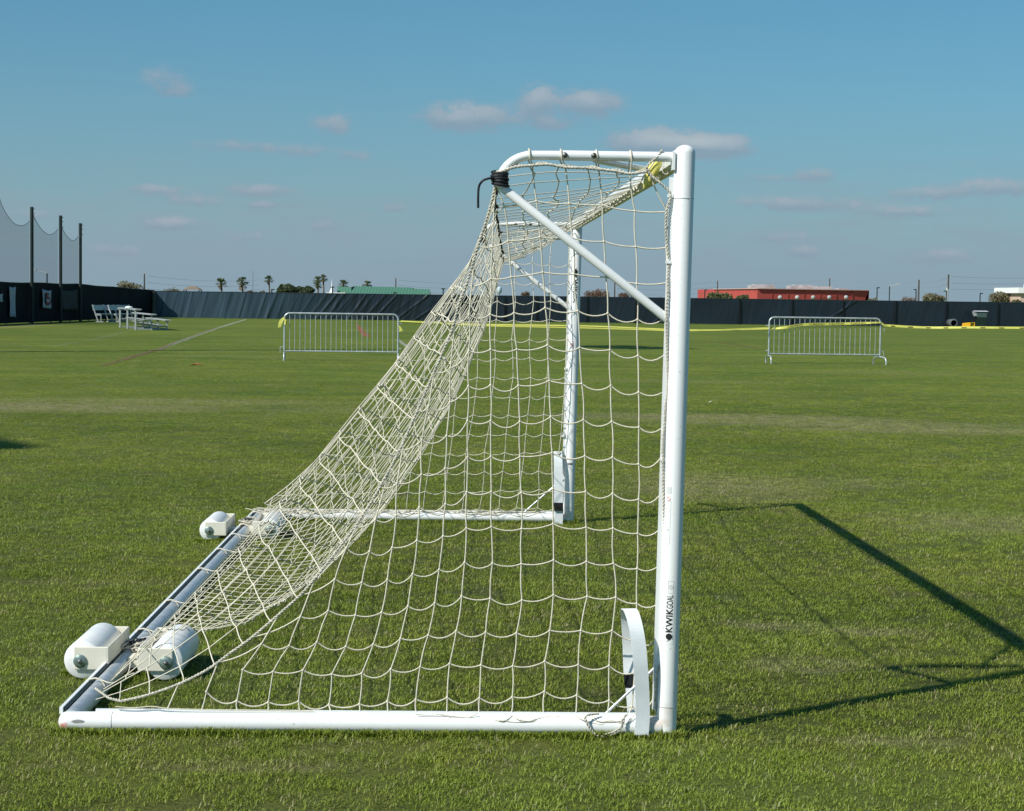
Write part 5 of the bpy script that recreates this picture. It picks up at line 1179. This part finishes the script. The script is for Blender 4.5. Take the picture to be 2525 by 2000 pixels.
def palm(px, pyc, rpx, zd, label, seed, shaggy=False):
    rnd = random.Random(seed); c = dist(px, pyc, zd); r_ = 1.45*rpx*zd/F; root = empty('palm_tree', (c.x, c.y, 0), label, 'palm tree', 'fan palms beyond the far fence')
    b = MB(); b.tube([(c.x, c.y, 0), (c.x+.1, c.y, c.z*.6), (c.x, c.y, c.z)], [.15, .12, .14], 8); b.build('trunk', MT['trunk'], root)
    b = MB(); d = MB()
    def frond(bb, a, el_, L_, fan, drop):
        dr = Vector((math.cos(a)*math.cos(el_), math.sin(a)*math.cos(el_), math.sin(el_))); sd = dr.cross(Vector((0, 0, 1))).normalized(); u_ = sd.cross(dr); hub = c+dr*L_*.48
        bb.tube([c, hub], .03, 4, cap=False)
        for k in range(11):
            t = (k-5)/5*fan; dd = (dr*math.cos(t)+sd*math.sin(t)).normalized(); tip = hub+dd*L_*.52*rnd.uniform(.8, 1.1)+Vector((0, 0, -drop*L_*rnd.uniform(.1, .3))); wv = (u_*.4+sd*math.cos(t)).normalized()*L_*.045
            bb.add([hub-wv*.5, hub.lerp(tip, .6)-wv, tip, hub.lerp(tip, .6)+wv, hub+wv*.5], [(0,1,2,3,4)])
    for k in range(26):
        frond(b, k*2.4+rnd.random()*.3, R(rnd.uniform(-28, 82)), r_*rnd.uniform(.85, 1.1), 1.15, .5)
    b.build('crown', MT['palmleaf'], root)
    for k in range(12 if shaggy else 6): frond(d, k*2.1, R(rnd.uniform(-80, -40)), r_*(1.0 if shaggy else .75), .7, .3)
    d.build('dry_fronds', MT['palmdead'], root)
palm(545, 700, 13, 260, 'fan palm just right of the gazebo', 1)
palm(597, 697, 13, 258, 'shaggy fan palm second from the gazebo, brown skirt below its crown', 2, True)
palm(663, 691, 10, 300, 'single slim fan palm left of the oaks', 3)
palm(783, 691, 9, 300, 'left and lower palm of the pair right of the oaks', 4, True)
palm(783.5, 703, 9.5, 292, 'short palm directly below the left one of the pair', 14)
palm(797, 687.5, 9, 300, 'right and taller palm of the pair right of the oaks', 5)
palm(847, 702, 11, 322, 'palm crown rising behind the left end of the green roof', 6)
palm(905, 702, 10, 322, 'palm crown rising behind the middle of the green roof', 7)
# ---- utility and light poles
def upole(px, yt, zd, label, r_=.14, arm=True, m='wood_pole', foot=None):
    a = dist(px, yt, zd); root = empty('utility_pole', (a.x, a.y, 0), label, 'utility pole', 'utility poles on the horizon'); b = MB()
    if foot:
        zf = dist(px, foot, zd).z; b.tube([(a.x, a.y, zf), (a.x, a.y, a.z)], r_, 8); b.build('shaft', MT[m], root); b = MB(); b.tube([(a.x-.15, a.y, 0), (a.x-.15, a.y, zf+.2)], r_*1.2, 8); b.build('foot_sleeve', MT['pale_pole'], root)
    else: b.tube([(a.x, a.y, 0), (a.x, a.y, a.z)], [r_*1.2, r_*.85], 8); b.build('shaft', MT[m], root)
    if arm:
        b = MB()
        for dz in (.35, 1.5, 2.6): b.box((a.x+.22, a.y, a.z-dz), (.5, .12, .12))
        b.build('insulator', MT['grey_far'], root)
    return a
up_pts = [upole(356, 675, 320, 'dark utility pole above the left fence corner'), upole(976, 686, 400, 'utility pole rising behind the green roof'), upole(1516, 694, 400, 'utility pole seen between net strands, left one of two', .15),
 upole(1769.5, 692, 420, 'short looking utility pole behind the left end of the red building'), upole(2046, 686, 420, 'utility pole behind the middle of the red building'), upole(2266, 690, 380, 'wooden utility pole left of the tall pale footed one', .18),
 upole(2339, 677, 330, 'tallest utility pole at the right with a pale lower half', .15, True, 'wood_pole', 712)]
upole(624, 668, 500, 'hair thin radio mast left of the single palm', .05, False)
def lpole(px, yt, zd, label, kind='box', dirn=1, r_=.09):
    a = dist(px, yt, zd); root = empty('light_pole', (a.x, a.y, 0), label, 'light pole', 'parking lot light poles on the horizon'); b = MB(); b.tube([(a.x, a.y, 0), (a.x, a.y, a.z)], r_, 8); b.build('shaft', MT['pole'], root); b = MB()
    if kind == 'box': b.box((a.x+dirn*.18, a.y, a.z), (.45, .3, .16))
    elif kind == 'tee': b.box((a.x, a.y, a.z), (.6, .3, .16))
    else: b.tube([(a.x, a.y, a.z), (a.x+dirn*1.5, a.y, a.z+.4)], .05, 6); b.box((a.x+dirn*1.6, a.y, a.z+.42), (.5, .3, .14))
    b.build('lamp_head', MT['pale_pole'] if kind == 'arm' else MT['pole'], root)
lpole(820, 708, 280, 'light pole with a tee head left of the green roof', 'tee'); lpole(670, 714, 260, 'low flood light pole beside the single palm', 'box'); lpole(974, 722, 290, 'short light pole in front of the green roof', 'tee')
lpole(1093, 712, 280, 'thin light pole right of the green roofed building', 'tee'); lpole(1557, 706, 280, 'light pole seen through the net right of the far post', 'box', -1); lpole(1738, 715, 300, 'light pole left of the red building', 'box')
lpole(2163, 709.5, 300, 'first light pole right of the red building', 'box'); lpole(2193.6, 706, 320, 'street lamp with a long arm right of the red building', 'arm'); lpole(2259, 714, 300, 'light pole close beside the wooden utility pole', 'box', -1)
lpole(2334, 718, 300, 'light pole close behind the tallest utility pole', 'box', -1); lpole(2417, 723.5, 290, 'lone light pole between the tall utility pole and the airy bush', 'box'); lpole(116, 674, 230, 'pale lamp pole seen through the middle ball netting', 'arm', -1)
for (i, j) in ((2, 3), (3, 4), (4, 5), (5, 6)):
    for k, dz in enumerate((.35, 1.5, 2.6)):
        a = up_pts[i]+Vector((.2, 0, -dz)); c = up_pts[j]+Vector((.2, 0, -dz)); b = MB(); b.tube([a.lerp(c, t/16)+Vector((0, 0, -.5*4*(t/16)*(1-t/16))) for t in range(17)], .022, 4, cap=False)
        o = b.build('power_wire', MT['wire']); tag(o, ['topmost', 'middle', 'lowest'][k]+' power wire '+{(2,3): 'left of the red building, behind the near goal post', (3,4): 'above the red building', (4,5): 'from the red building to the wooden utility pole', (5,6): 'between the wooden and the tallest utility pole'}[(i, j)], 'power wire', 'power wires on the horizon')
for i, (j, ex, yt_, lab) in enumerate(((0, 640, 686, 'running right from the pole above the left fence corner'), (6, 2700, 672, 'running right from the tallest utility pole'), (1, 1230, 690, 'running right from the pole behind the green roof'))):
    for k, dz in enumerate((.35, 1.5, 2.6)):
        a = up_pts[j]+Vector((.2, 0, -dz)); c = dist(ex, yt_, 420)+Vector((0, 0, -dz)); b = MB(); b.tube([a.lerp(c, t/16)+Vector((0, 0, -.6*4*(t/16)*(1-t/16))) for t in range(17)], .022, 4, cap=False)
        tag(b.build('power_wire', MT['wire']), ['topmost', 'middle', 'lowest'][k]+' power wire '+lab, 'power wire', 'power wires on the horizon')
# ---- flood light masts left of the picture; their shadows lie on the field
def mast(tip_px, hgt, label, head=2.6):
    tip = onz(*tip_px); base = tip-Vector((-SUN.x, -SUN.y, 0))*(hgt/SUN.z); base.z = 0
    root = empty('floodlight_mast', base, label, 'floodlight mast'); b = MB(); b.tube([base, base+Vector((0, 0, hgt))], [.26, .16], 12); b.build('shaft', MT['pale_pole'], root)
    b = MB(); X = Vector((.55, -.83, 0)).normalized()
    for r_ in range(3): b.beam(base+Vector((0, 0, hgt-.3+r_*.9))-X*head/2, base+Vector((0, 0, hgt-.3+r_*.9))+X*head/2, .12, .12)
    b.build('cross_arm', MT['galv'], root)
    for r_ in range(3):
        for k in range(5):
            q = base+X*(head*(k-2)/4)+Vector((0, 0, hgt+r_*.9)); b = MB(); b.lathe([(.12, 0), (.36, .18), (.42, .50), (0, .51)], (q.x, q.y, q.z-.1), 12); b.build('lamp', MT['grey_far'], root)
mast((1480, 857), 24, 'tall floodlight mast beyond the left edge whose shadow crosses the field', 3.2)
mast((-640, 1108), 16, 'shorter floodlight mast beyond the left edge, lamp shadow at the left', 1.7)
